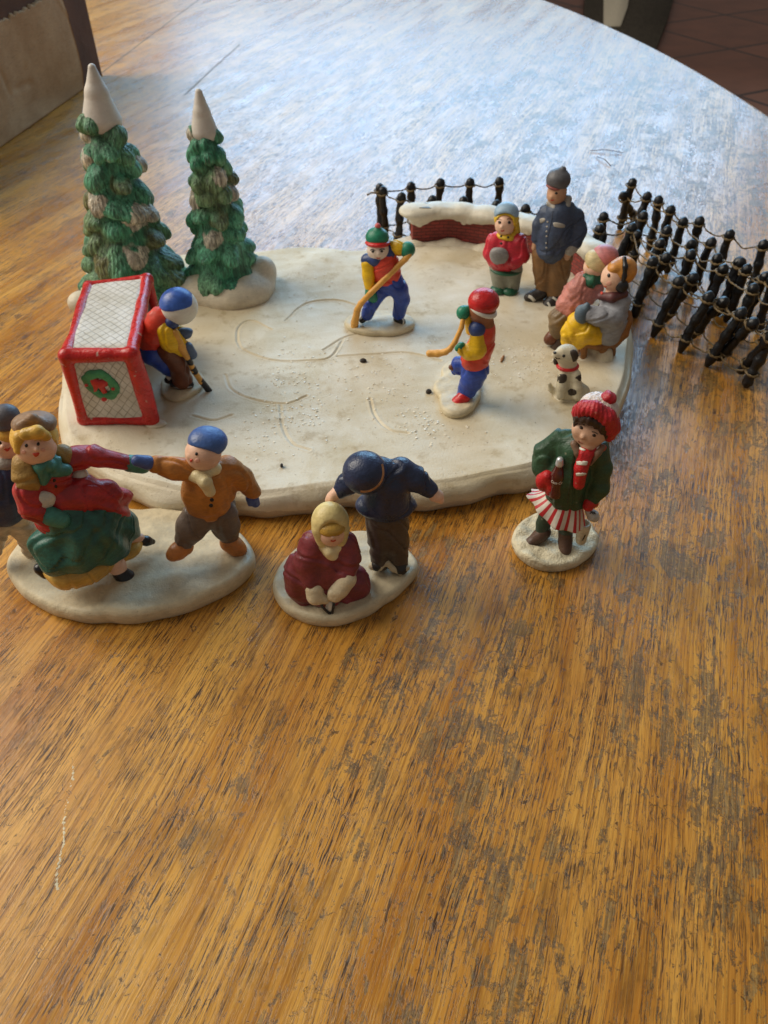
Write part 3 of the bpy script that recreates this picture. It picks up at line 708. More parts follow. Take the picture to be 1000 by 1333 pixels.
# ------------------------------------------------------------------ brick wall with snow
def brick_mat():
    t = NT('dark_red_brick'); v = t.coords((1, 1, 1), which='UV')
    b = t.n('ShaderNodeTexBrick'); t.l(v, b.inputs['Vector']); b.inputs['Scale'].default_value = 1; b.inputs['Brick Width'].default_value = .55; b.inputs['Row Height'].default_value = .2; b.inputs['Mortar Size'].default_value = .022; b.inputs['Mortar Smooth'].default_value = .6
    b.inputs['Color1'].default_value = lin('9C3C34')+[1]; b.inputs['Color2'].default_value = lin('84342E')+[1]; b.inputs['Mortar'].default_value = lin('4C2422')+[1]
    v2 = t.coords(); c = t.mix(t.ramp(t.noise(v2, 1.5, 4), .35, .7, 0, .45), b.outputs['Color'], lin('5A2A26'))
    t.l(c, t.b.inputs['Base Color']); t.b.inputs['Roughness'].default_value = .6
    h = t.math('ADD', t.math('MULTIPLY', b.outputs['Fac'], -1.), t.math('MULTIPLY', t.noise(v2, 5, 3), .5)); t.l(t.bump(h, .6, .0012), t.b.inputs['Normal']); return t.m
wp = spline([gp(x, y, RZ) for x, y in ((537, 321), (585, 319), (632, 325), (682, 337), (727, 352), (762, 374))], 60)
Tn = np.gradient(wp, axis=0); Tn[:, 2] = 0; Tn /= np.linalg.norm(Tn, axis=1)[:, None]; Bn = np.cross([0, 0, 1.], Tn)   # away from the camera
arc = np.r_[0, np.cumsum(np.linalg.norm(np.diff(wp, axis=0), axis=1))]
wall = empty('brick_wall', wp[0], 'low dark red brick wall under thick snow at the back of the rink', 'wall')
V, UV = [], []
for i in range(60):
    for off, z in ((0, -.1), (0, .8), (0, 1.75), (.5, 1.78), (1., 1.75), (1., .8), (1., -.1)):
        V.append(wp[i]+Bn[i]*off*1.0+np.array([0, 0, z])); UV.append((arc[i]+off, z+.1))
F = [(i*7+j, i*7+7+j, i*7+8+j, i*7+j+1) for i in range(59) for j in range(6)]+[list(range(7)), list(range(59*7, 60*7))[::-1]]
obj('brick_face', V, F, brick_mat(), wall, smooth=False, uvs=UV)
pr = []
for i in range(0, 60, 2):
    f = i/59; hh = 2.02-.05*math.sin(i*.7); r_ = .62+.08*math.sin(i*.55+1)
    pr.append(E_(wp[i]+Bn[i]*.45+np.array([0, 0, hh]), (r_+.1, r_+.14, .34+.06*math.sin(i*.9))))
    dz = .16+.2*math.sin(i*.42+.6)+.08*math.sin(i*.9)
    pr.append(P_(wp[i]+Bn[i]*.02+np.array([0, 0, 1.95]), wp[i]-Bn[i]*.06+np.array([0, 0, 1.92-max(0, dz)]), .28, .2))
V, F = sculpt(pr, .06, .25, .05, 2.4); snowcap = obj('snow_cap', V, F, paint('wall_snow', 'D3CCB9', .55, .08, .25, .25), wall)
pr = [E_(wp[i]-Bn[i]*.25+np.array([0, 0, .02]), (.7, .5, .3+.16*math.sin(i*.5+2))) for i in range(0, 60, 4)]
V, F = sculpt(pr, .07, .3, .05, 2); obj('snow_drift', V, F, SNOW, wall)
GREYS = paint('grey_scuff', '7C7A74', .6, .1, .1, .2)
WF = Fig((460, 210, 3.846), (300, 430), RZ); WF.dot('scuff', GREYS, snowcap, 362, 190, 34, wall, .55, 8, n=18)

# ------------------------------------------------------------------ fences of black rods strung with cord
def post_mat():
    t = NT('black_post_paint'); v = t.coords(); n = t.noise(v, 2.2, 4)
    t.l(t.mix(t.ramp(n, .5, .75, 0, .5), lin('0D0F13'), lin('22262E')), t.b.inputs['Base Color']); t.set(t.b.inputs['Roughness'], t.ramp(n, .3, .7, .28, .5)); t.l(t.bump(t.noise(v, 4, 3), .4, .002), t.b.inputs['Normal']); return t.m
POSTM = post_mat(); CORD = paint('gold_brown_cord', '67522C', .55, .25, .1, .3)
def post_mesh(a, b, seed):
    r = random.Random(seed); L_ = np.linalg.norm(b-a); ax = (b-a)/L_; n = 26; P, Rr = [], []
    bend = np.cross(ax, [r.uniform(-1, 1), r.uniform(-1, 1), .2]); bend /= np.linalg.norm(bend); ph = r.random()*6
    for i in range(n):
        f = i/(n-1); P.append(a+ax*L_*f+bend*.045*math.sin(f*9+ph))
        rr = .25+.03*math.sin(f*17+ph)+.025*math.sin(f*33+ph*2)
        if f > .8: rr = .235+.065*math.exp(-((f-.91)/.06)**2)
        if f > .93: rr *= math.sqrt(max(.02, 1-((f-.93)/.075)**2))
        if f < .05: rr *= .6+.4*f/.05
        Rr.append(max(rr, .04))
    m = MB(); m.tube(P, np.array(Rr), 14); return m
def twisted(mb, path, r=.043):
    P = spline(path, max(10, int(sum(np.linalg.norm(np.diff(np.array(path), axis=0), axis=1))*9))) if len(path) > 1 else path
    T = np.gradient(P, axis=0); T /= np.linalg.norm(T, axis=1)[:, None]+1e-9
    A = np.cross(T, [.3, .2, 1.]); A /= np.linalg.norm(A, axis=1)[:, None]+1e-9; B = np.cross(T, A)
    s_ = np.r_[0, np.cumsum(np.linalg.norm(np.diff(P, axis=0), axis=1))]*11
    for ph in (0, math.pi): mb.tube(P+r*.62*(np.cos(s_+ph)[:, None]*A+np.sin(s_+ph)[:, None]*B), r*.72, 6)
def rope_ring(mb, c, ax, r=.33):
    ax = ax/np.linalg.norm(ax); a = np.cross(ax, [1, .3, 0]); a /= np.linalg.norm(a); b = np.cross(ax, a)
    twisted(mb, [c+r*(math.cos(t)*a+math.sin(t)*b)+ax*.03*math.sin(2*t) for t in np.linspace(0, 6.5, 14)], .055)
PL = 3.55
def fence(posts, label, sag=.25, seed=0, lower=True, tails=()):
    """posts: (foot, head) points; every rod a part, the cords one part"""
    root = empty('rope_fence', posts[0][0]*[1, 1, 0], label, 'fence', 'black rope fence sections')
    for i, (a, b) in enumerate(posts): post_mesh(a, b, seed*50+i).build('post', POSTM, root)
    for f in ((.86, .22) if lower else (.86,)):
        mb = MB()
        for i, (a, b) in enumerate(posts):
            c = a+(b-a)*f; rope_ring(mb, c, b-a)
            if i+1 < len(posts):
                a2, b2 = posts[i+1]; c2 = a2+(b2-a2)*f; d = (c2-c)/(np.linalg.norm(c2-c)+1e-6); sd = np.cross([0, 0, 1.], d)
                m = (c+c2)/2-np.array([0, 0, sag*(.5+random.random()*.7)])+sd*random.uniform(-.15, .15); e = .3
                twisted(mb, [c+d*e*.9+sd*.1, c*.7+c2*.3-np.array([0, 0, sag*.6]), m, c*.3+c2*.7-np.array([0, 0, sag*.6]), c2-d*e*.9+sd*.1])
        if f > .5:
            for tl in tails: twisted(mb, [np.array(q) for q in tl], .05)
        mb.build('cord', CORD, root)
    return root
def up_post(tx, ty, lean=(0, 0)):
    """a rod whose head shows at that pixel"""
    b = gp(tx, ty, PL); return np.array([b[0]+lean[0]+random.uniform(-.3, .3), b[1]+lean[1]+random.uniform(-.3, .3), .05]), b
FC = (740, 200, 3.846)
def f8(x, y): return FC[0]+x/FC[2], FC[1]+y/FC[2]
def lay_post(bx, by, tx, ty, z0=.25):
    a = gp(*f8(bx, by), z0); n = CAM-a; n[2] = 0; n /= np.linalg.norm(n); best = None
    for d in np.linspace(-3, 3, 61):                     # keep the rod its real length
        r = ray(*f8(tx, ty)); q = CAM+r*(((a-CAM)@n+d)/(r@n)); e = abs(np.linalg.norm(q-a)-PL)+.06*abs(d)
        if q[2] > .4 and (best is None or e < best[0]): best = (e, q)
    return a, best[1]
# nearest row, leaning over
rowA = [lay_post(*q) for q in ((228, 560, 358, 392), (345, 735, 505, 498), (480, 838, 642, 600), (610, 920, 790, 722), (748, 1028, 946, 826), (862, 1090, 1040, 890))]
fence(rowA, 'nearest rope fence section, its black posts leaning right over the table', .22, 1)
rowB = [up_post(*f8(x, y), (l, .1)) for x, y, l in ((168, 350, -.5), (328, 345, -.45), (432, 515, -.3), (566, 612, -.4), (718, 690, -.5), (884, 772, -.5), (1040, 850, -.4))]
fence(rowB, 'second rope fence section from the front, ending beside the tall figurine in denim', .3, 2)
rowC = [up_post(*f8(x, y), (-.3, 0)) for x, y in ((472, 425), (630, 482), (788, 552), (940, 648), (1085, 720))]
fence(rowC, 'middle rope fence section with five upright posts in the pile', .3, 3)
rowD = [up_post(*f8(x, y), (.1, 0)) for x, y in ((180, 290), (380, 285), (500, 358), (624, 430), (756, 498), (868, 520), (905, 552), (1030, 610))]
fence(rowD, 'crowded rope fence section in the pile with its left end post standing apart', .34, 4)
rowE = [up_post(*f8(x, y), (-.1, 0)) for x, y in ((325, 122), (460, 208), (585, 316), (724, 418), (866, 515), (1000, 590))]
e0 = rowE[0][1]
fence(rowE, 'rope fence section in the pile with pale glue strings on its farthest post', .3, 5)
rowF = [up_post(*f8(x, y)) for x, y in ((272, 200), (400, 190), (520, 255), (664, 312), (816, 378), (985, 430), (1130, 480))]
rowF[0] = (gp(*f8(330, 330), .1), gp(*f8(270, 200), 2.6))
fence(rowF, 'farthest rope fence section of the pile at the right table side', .28, 6)
# behind the wall
rowG = [up_post(x, y) for x, y in ((494, 238), (535, 236), (574, 232), (613, 231), (650, 230))]
fence(rowG, 'rope fence of five posts standing farthest behind the brick wall', .12, 7)
rowH = [up_post(x, y) for x, y in ((498, 242), (523, 250), (564, 254), (604, 255), (647, 260), (685, 265), (722, 270))]
fence(rowH, 'rope fence standing close behind the snowy brick wall', .14, 8, tails=([rowH[0][1]-[0, 0, .5], rowH[0][1]+[-.7, -.1, -.4], rowH[0][1]+[-1.0, -.1, -.55]],))

# ------------------------------------------------------------------ hockey players
def fig_root(name, F_, label, cat, group=None):
    r = empty(name, F_.P, label, cat, group); F_.root = r; return r
PLAY = 'hockey player figurines on the ice'
# goalkeeper
g = Fig((60, 340, 4.1667), (735, 690), RZ); r = fig_root('hockey_figurine', g, 'goalkeeper figurine in white mask bending beside the red goal', 'figurine', PLAY)
mo = [gp(*g.px(x, y), RZ) for x, y in ((628, 690), (640, 740), (705, 768), (790, 735), (850, 690), (858, 640), (800, 600), (700, 600), (645, 640))]
slab('mound', BASE, mo, RZ-.1, .3, r, 16, 80, .2, .08, .03)
pants = g.C((590, 500, -10, 74), (635, 545, 10, 52), (672, 600, -5, 30)); pads = g.C((665, 480, 25, 62), (720, 560, 30, 56), (738, 640, 25, 52))
shirt = g.C((618, 320, 0, 66), (585, 400, -10, 72), (570, 455, -15, 56)); sleeve = g.C((650, 370, 40, 50), (680, 430, 50, 58), (735, 470, 55, 45)); sleeve2 = g.C((680, 340, -30, 40), (730, 385, -10, 30))
body0 = None
tr = g.sh('trousers', BLUE, pants, None, soft=True) if False else None
CLOTH = ('trousers', 'coat', 'jacket', 'jersey', 'sleeve', 'dress', 'skirt', 'overskirt', 'petticoat', 'vest', 'scarf', 'leg_pad')
def person(F_, root, head, skin, parts, k=8, vox=None, sub=()):
    """clothes first (they give the body under them its shape), then ONE continuous body, then parent the clothes to it"""
    made = []; hold = empty('hold', F_.P*0)
    for p in parts:
        nm, mat, prims = p[:3]; kw = p[3] if len(p) > 3 else {}
        V, FF = sculpt(prims, kw.get('vox', F_.vox), kw.get('k', 12)*F_.k, kw.get('disp', .02), kw.get('dfreq', 3.), kw.get('sub', ()), seed=len(made)*7+len(nm), fold=kw.get('fold'), crease=kw.get('crease', .045 if nm in CLOTH else 0.))
        made.append((nm, mat, V, FF, kw))
        if kw.get('soft', True): F_.soft += [q.shrink(kw.get('shr', .1)) for q in prims]
    b = F_.body(head, skin, root, 'person', k, vox, sub)
    bpy.data.objects.remove(hold)
    out = {'person': b}
    for nm, mat, V, FF, kw in made:
        o = obj(nm, V, FF, mat, b, label=kw.get('label')); out.setdefault(nm, o); out[nm+str(len([x for x in out if x.startswith(nm)]))] = o
    return out
N = dict(soft=False)
po = person(g, r, g.E(722, 248, 10, 80, 80, 82)+g.C((690, 300, 0, 42), (660, 340, 0, 45)), PALE, [
    ('trousers', BLUE, pants), ('leg_pad', BROWN, pads), ('jersey', JERSEY, shirt), ('sleeve', YELLOW, sleeve), ('sleeve', YELLOW, sleeve2),
    ('shoulder_pad', NAVYB, g.E(682, 330, 45, 36, 34), N), ('glove', GLOVE, g.E(752, 392, 25, 38, 30, 32, -15)+g.E(775, 380, 25, 22, 16)), ('glove', GLOVE, g.C((770, 465, 70, 28), (792, 505, 72, 28))),
    ('mask', WHITE, g.E(722, 248, 10, 90, 88, 92), N), ('cap', CAPBLUE, g.E(718, 244, 8, 92, 92, 95), dict(soft=False, sub=g.E(770, 345, 40, 200, 112, 200, -8))),
    ('skate', BLACK, g.C((690, 660, 30, 22), (735, 668, 35, 30), (775, 668, 40, 24))), ('skate', BLACK, g.C((660, 645, -5, 18), (690, 655, -5, 18))),
    ('sock', WHITE, g.C((662, 590, -5, 24), (676, 635, -5, 22)))])
for y in (598, 615): g.stroke('sock_stripe', BLACK, po['sock'], [(650, y), (668, y+6), (688, y+4)], 6, po['person'])
g.stroke('blade', paint('skate_steel', '9A9A9A', .35), po['skate'], [(690, 684), (740, 690), (790, 680)], 4, po['person'])
sk = g.C((700, 385, 75, 17), (735, 470, 90, 22), (768, 525, 90, 16)); st = empty('x', g.P) if False else None
V, F = sculpt(sk, .04, .05, .012); hs = obj('hockey_stick', V, F, STICK, r)
V, F = sculpt(g.C((768, 522, 90, 15), (800, 590, 80, 15), (840, 650, 70, 15), (885, 702, 58, 15)), .04, .05, .01); sh_ = obj('shaft', V, F, STICK, hs)
for a, b in (((772, 530), (784, 552)), ((797, 580), (808, 600)), ((838, 645), (884, 702))):
    V, F = sculpt(g.C((a[0], a[1], 88-(a[0]-772)*.27, 17), (b[0], b[1], 88-(b[0]-772)*.27, 17)), .035, .05, .005); obj('tape', V, F, BLACK, hs)

# player in the green hat
g = Fig((430, 270, 4.0), (262, 615), RZ); r = fig_root('hockey_figurine', g, 'hockey player figurine in green and red hat reaching with a long stick', 'figurine', PLAY)
mo = [gp(*g.px(x, y), RZ) for x, y in ((74, 605), (95, 640), (160, 664), (260, 670), (370, 662), (440, 630), (436, 600), (390, 570), (300, 555), (200, 555), (110, 575))]
slab('mound', BASE, mo, RZ-.1, .38, r, 18, 90, .22, .06, .03)
hatk = dict(soft=False, k=10)
po = person(g, r, g.E(250, 224, 16, 53, 54, 48)+g.E(254, 242, 61, 9, 12, 9)+g.C((258, 255, 0, 32), (272, 290, 0, 40)), PALE, [
    ('trousers', BLUE, g.C((300, 385, 0, 66), (262, 425, 12, 46), (215, 500, 28, 38), (192, 560, 25, 32))+g.C((315, 385, 0, 62), (358, 430, 22, 46), (374, 480, 20, 38), (356, 555, 8, 32))),
    ('jersey', JERSEY, g.C((285, 285, 5, 66), (300, 360, 0, 66))+g.E(285, 330, 10, 72, 70, 58)),
    ('collar', NAVYB, g.C((195, 275, 10, 34), (240, 268, 25, 34), (300, 250, 15, 30), (325, 205, -5, 28)), dict(k=14)),
    ('sleeve', YELLOW, g.C((196, 295, 20, 32), (202, 350, 30, 30), (208, 410, 38, 26))), ('sleeve', YELLOW, g.C((330, 205, -5, 30), (352, 212, 0, 36), (385, 215, 5, 30))),
    ('glove', GREEN, g.C((208, 425, 42, 25), (214, 455, 48, 29), (226, 472, 52, 22))), ('glove', GREEN, g.E(405, 218, 16, 36, 38)+g.E(390, 240, 28, 16, 18)),
    ('skate', BLACK, g.C((352, 580, 10, 24), (372, 596, 24, 22))), ('skate', BLACK, g.C((178, 575, 25, 20), (165, 588, 34, 16))),
    ('hat', GREEN, g.E(246, 154, -4, 56, 46, 54)+g.C((246, 140, 0, 34), (248, 108, 0, 16)), hatk), ('hat_band', RED, g.E(247, 184, 4, 62, 19, 64, 0, 10)), ('pompon', paint('pink_pompon', 'C85A54', .55), g.E(248, 97, 0, 15, 14), N)])
b = po['person']
for x, y in ((222, 229), (268, 228)): g.dot('eye', EYE, b, x, y, 7.5, b, .9)
g.stroke('eyebrow', EYE, b, [(208, 222), (220, 218), (234, 224)], 3, b); g.stroke('eyebrow', EYE, b, [(256, 222), (268, 216), (284, 218)], 3, b); g.stroke('mouth', LIP, b, [(240, 262), (251, 265), (262, 262)], 3, b)
g.stroke('lace', WHITE, po['skate'], [(372, 575), (382, 590), (380, 606)], 4, b)
V, F = sculpt(g.C((412, 246, 42, 13), (390, 270, 46, 14), (300, 358, 66, 14), (208, 448, 80, 14), (160, 500, 72, 15), (140, 535, 66, 16))+g.C((142, 535, 66, 17), (128, 600, 55, 20), (126, 632, 50, 20)), .04, .06, .01); obj('hockey_stick', V, F, STICK, r)

# player in the red hat, seen from behind
g = Fig((430, 270, 4.0), (690, 1010), RZ); r = fig_root('hockey_figurine', g, 'hockey player figurine in red hat turned away with stick raised left', 'figurine', PLAY)
mo = [gp(*g.px(x, y), RZ) for x, y in ((596, 830), (585, 900), (572, 1000), (575, 1065), (620, 1102), (690, 1098), (760, 1030), (775, 960), (740, 880), (680, 825), (630, 812))]
slab('mound', BASE, mo, RZ-.1, .4, r, 18, 90, .24, .06, .03)
po = person(g, r, g.E(790, 530, 0, 66, 70)+g.C((790, 570, 0, 52), (800, 610, 0, 50))+g.E(738, 545, 10, 14, 14), BROWNSKIN, [
    ('trousers', BLUE, g.C((760, 840, 0, 68), (738, 900, 5, 58), (715, 945, 5, 48), (702, 972, 0, 42))+g.C((715, 820, -25, 40), (668, 815, -40, 32), (660, 845, -45, 28))),
    ('jersey', JERSEY, g.C((800, 630, 0, 54), (785, 720, 0, 64), (755, 790, 0, 70))+g.E(800, 650, 0, 52, 60, 60)),
    ('sleeve', YELLOW, g.C((768, 665, 40, 36), (762, 740, 52, 44), (720, 755, 55, 36), (690, 738, 50, 28))), ('sleeve', YELLOW, g.C((735, 640, -30, 26), (722, 580, -10, 28), (722, 560, 0, 24))),
    ('shoulder_pad', NAVYB, g.E(766, 632, 38, 42, 42, 40), N),
    ('glove', GREEN, g.E(692, 548, 18, 32, 34)+g.E(716, 528, 10, 20, 14)), ('glove', GREEN, g.C((682, 725, 50, 24), (664, 735, 52, 18))),
    ('shoe', RED, g.C((692, 990, 30, 36), (664, 1016, 44, 32), (645, 1026, 50, 25))), ('shoe', BROWN, g.C((650, 838, -35, 20), (632, 832, -30, 16))),
    ('hat', RED, g.E(800, 490, 0, 73, 62, 72, 0)), ('hat_band', WHITE, g.E(796, 528, 2, 73, 24, 72, -20))])
V, F = sculpt(g.C((690, 590, 45, 12), (684, 625, 55, 12), (650, 700, 75, 13), (622, 738, 84, 14), (600, 752, 86, 15))+g.C((600, 753, 86, 16), (560, 760, 80, 19), (518, 760, 74, 18)), .04, .06, .01); obj('hockey_stick', V, F, STICK, r)

# ------------------------------------------------------------------ onlookers at the wall
# boy in red jacket
K7 = (600, 200, 4.0)
g = Fig(K7, (232, 718), RZ+.05); r = fig_root('spectator_figurine', g, 'child figurine in red jacket and pale blue hat by the brick wall', 'figurine')
GREYT = paint('grey_green_trouser_paint', '8C8C7C', .5, .15, .2, .3); REDJ = paint('crimson_jacket_paint', 'C02838', .42, .2, .15, .3); DGREEN = paint('deep_green_paint', '1E5A40', .45, .2, .2, .3)
LBLUE = paint('pale_blue_hat_paint', '8FA9BE', .45, .15, .2, .2); MUST = paint('mustard_paint', 'D9B32C', .45, .15, .2, .3)
po = person(g, r, g.E(229, 368, 16, 48, 52, 48)+g.E(214, 382, 62, 8, 8)+g.C((236, 400, 0, 36), (236, 440, 0, 44)), SKIN, [
    ('trousers', GREYT, g.C((205, 600, 5, 52), (206, 690, 5, 40))+g.C((268, 605, 5, 52), (266, 690, 5, 40))),
    ('boot', DGREEN, g.E(192, 708, 22, 42, 26, 44)), ('boot', DGREEN, g.E(254, 712, 22, 42, 26, 44)),
    ('jacket', REDJ, g.E(236, 510, 0, 104, 108, 84)+g.C((175, 460, 20, 44), (155, 520, 30, 36), (205, 560, 64, 36))+g.C((300, 460, 20, 44), (318, 530, 30, 38), (270, 560, 64, 34))),
    ('mitten', paint('grey_mitten_paint', '8D8A88', .5), g.E(200, 535, 88, 46, 44, 24, 10)+g.E(176, 520, 84, 22, 26, 18)),
    ('belt', DGREEN, g.E(236, 598, 0, 86, 18, 74), N),
    ('hat', LBLUE, g.E(238, 310, -6, 61, 52, 56), dict(soft=False, sub=g.E(228, 366, 60, 60, 46, 60))), ('hood', MUST, g.E(240, 338, -4, 62, 46, 60), dict(soft=False, sub=g.E(226, 376, 66, 48, 46, 70))), ('scarf', MUST, g.E(240, 424, 12, 54, 20, 50, -4)+g.C((288, 360, 0, 14), (292, 410, 0, 16)), N)], sub=())
b = po['person']
for x, y in ((202, 357), (252, 358)): g.dot('eye', EYE, b, x, y, 8, b, 1.1)
g.stroke('mouth', LIP, b, [(208, 400), (217, 403), (226, 399)], 3.4, b); g.stroke('eyebrow', BROWN, b, [(240, 342), (252, 338), (266, 344)], 2.6, b); g.stroke('eyebrow', BROWN, b, [(190, 345), (200, 340), (212, 346)], 2.6, b)
g.dot('button', EYE, po['jacket'], 210, 467, 7, b)
for x, y in ((210, 430), (246, 436)): g.dot('scarf_spot', EYE, po['scarf'], x, y, 6, b)
# tall figure in denim
g = Fig(K7, (455, 770), RZ); r = fig_root('spectator_figurine', g, 'tall figurine in dark denim jacket and pointed cap with hand in pocket', 'figurine')
SHOED = paint('dark_sneaker_paint', '2E2622', .5, .2, .2, .3); DENIM = paint('denim_jacket_paint', '37435A', .5, .25, .2, .35); KHAKI = paint('brown_trouser_paint', '7A5730', .5, .2, .2, .3); COLL = paint('grey_collar_paint', '9C968C', .55, .15, .2, .3); CAPG = paint('grey_cap_paint', '5E5E62', .5, .2, .2, .25)
po = person(g, r, g.E(500, 205, 5, 47, 60, 50)+g.E(474, 226, 44, 9, 12, 12)+g.C((508, 240, 0, 34), (512, 290, 0, 46))+g.C((392, 462, 10, 18), (384, 490, 12, 16))+g.C((560, 505, 40, 24), (548, 535, 40, 22)), TANSKIN, [
    ('trousers', KHAKI, g.C((430, 520, 0, 56), (428, 600, 0, 48), (430, 690, 0, 40))+g.C((520, 530, 0, 64), (508, 620, 0, 58), (488, 720, 0, 48))),
    ('jacket', DENIM, g.C((515, 310, 0, 76), (500, 400, 0, 88), (480, 480, 5, 84))+g.E(520, 330, 0, 98, 60, 70)+g.C((438, 310, 0, 36), (412, 370, 0, 36), (396, 440, 8, 28))+g.C((598, 330, 0, 40), (612, 400, 5, 42), (590, 460, 25, 36), (566, 490, 36, 28))),
    ('collar', COLL, g.C((462, 258, 20, 16), (490, 284, 40, 16), (512, 296, 40, 12))+g.C((556, 238, 5, 20), (548, 275, 25, 20), (510, 298, 40, 12)), dict(soft=False)),
    ('cuff', COLL, g.C((578, 488, 38, 30), (566, 500, 42, 28)), N),
    ('cap', CAPG, g.E(508, 135, 0, 56, 50, 55)+g.C((515, 110, 0, 36), (532, 80, 0, 14)), N), ('cap_brim', paint('red_brim_paint', '8A4A42', .5), g.E(490, 170, 14, 44, 12, 44, -8), N),
    ('shoe', SHOED, g.C((420, 722, 10, 34), (375, 745, 30, 28), (350, 748, 40, 22))), ('shoe', SHOED, g.C((490, 745, 15, 36), (460, 785, 40, 32), (440, 803, 52, 26)))])
b = po['person']
g.dot('eye', EYE, b, 497, 206, 8, b, .8); g.stroke('mouth', LIP, b, [(468, 241), (476, 243), (486, 240)], 3.5, b)
for pts in ([(480, 300), (470, 360), (455, 420), (447, 480), (446, 530)],): g.stroke('placket', paint('dark_denim', '28344A', .5), po['jacket'], pts, 4, b)
for x, y in ((452, 355), (449, 380), (447, 405), (447, 430), (445, 465), (446, 490)): g.dot('button', COLL, po['jacket'], x, y, 5, b)
g.patch('pocket_flap', COLL, po['jacket'], [(480, 360), (500, 357), (540, 368), (540, 385), (500, 384), (482, 376)], b); g.patch('pocket_flap', COLL, po['jacket'], [(410, 340), (436, 335), (438, 352), (412, 362)], b)
for q in ([(352, 742), (366, 748), (384, 768)],): g.stroke('shoe_stripe', WHITE, po['shoe'], q, 10, b)
for q in ([(452, 775), (462, 790), (466, 808)], [(478, 748), (496, 760), (506, 772)]): g.stroke('shoe_stripe', WHITE, po['shoe2'] if 'shoe2' in po else po['shoe'], q, 7, b)

# bench with two seated children
g = Fig(K7, (740, 1075), RZ); WOODP = paint('brown_bench_paint', '8A5A2A', .5, .2, .2, .3)
bench = empty('bench', g.P, 'small brown slatted bench on a snow mound at the right of the rink', 'bench')
V, F = sculpt(g.C((640, 985, 45, 22), (720, 1000, 30, 24), (800, 985, 5, 24))+g.C((690, 920, -40, 22), (790, 930, -40, 24)), .05, .12, .03); obj('seat', V, F, WOODP, bench)
V, F = sculpt(g.C((796, 990, 6, 26), (846, 935, 0, 26), (872, 870, -6, 22), (872, 830, -12, 18))+g.C((770, 780, -70, 16), (858, 840, -22, 16)), .05, .12, .03); obj('backrest', V, F, WOODP, bench)
for q in (((640, 990, 45, 22), (640, 1070, 40, 18)), ((745, 1000, 20, 24), (738, 1085, 15, 20)), ((790, 960, -30, 20), (790, 1040, -35, 18))):
    V, F = sculpt(g.C(*q), .05, .1, .02); obj('leg', V, F, WOODP, bench)
V, F = sculpt(g.E(705, 1095, 0, 92, 56, 80)+g.E(650, 1080, 20, 60, 50, 55)+g.E(740, 1080, 5, 46, 90, 50)+g.E(700, 1040, -10, 60, 45, 30), .06, .12, .05, 2); obj('snow_mound', V, F, SNOW, bench)
# far child in pink
g = Fig(K7, (500, 1000), RZ); r = fig_root('seated_figurine', g, 'seated child figurine in knitted pink coat and pink hat on the bench', 'figurine')
PINK = paint('pink_knit_paint', 'C07C70', .55, .2, .25, .6); PINKH = paint('dusty_pink_hat_paint', 'BC7474', .5); BEIGE = paint('beige_hat_paint', 'CDBB8C', .5); TAUPE = paint('taupe_skirt_paint', '7C6648', .5)
kf = lambda X: .03*np.sin(X[..., 2]*16+3*np.sin(X[..., 0]*5))*np.sin(X[..., 0]*14)
po = person(g, r, g.E(695, 590, -60, 52, 55, 52)+g.E(655, 605, -35, 9, 9, 9)+g.C((690, 630, -60, 34), (680, 690, -60, 44)), SKIN, [
    ('coat', PINK, g.C((672, 690, -60, 66), (610, 740, -30, 78), (570, 790, 0, 70))+g.C((640, 660, -40, 44), (600, 710, 0, 44), (545, 790, 20, 36)), dict(fold=kf, disp=.03)),
    ('skirt', TAUPE, g.C((560, 830, 0, 66), (510, 860, 20, 52), (500, 930, 15, 40))), ('boot', BROWN, g.C((495, 930, 12, 30), (470, 960, 20, 32), (458, 968, 24, 24))), ('boot', paint('dark_boot_paint', '4A3A30', .5), g.C((520, 960, 15, 34), (505, 1000, 22, 36), (495, 1020, 30, 28))),
    ('scarf', DGREEN, g.C((650, 640, -20, 18), (680, 665, -12, 30), (720, 655, -40, 24)), N), ('hair', paint('honey_hair_paint', 'C08838', .5), g.E(678, 580, -45, 22, 34, 30, 20), N),
    ('hat_brim', BEIGE, g.E(706, 562, -55, 62, 46, 56, -40), N), ('hat', PINKH, g.E(752, 530, -75, 64, 52, 62, -10), N)])
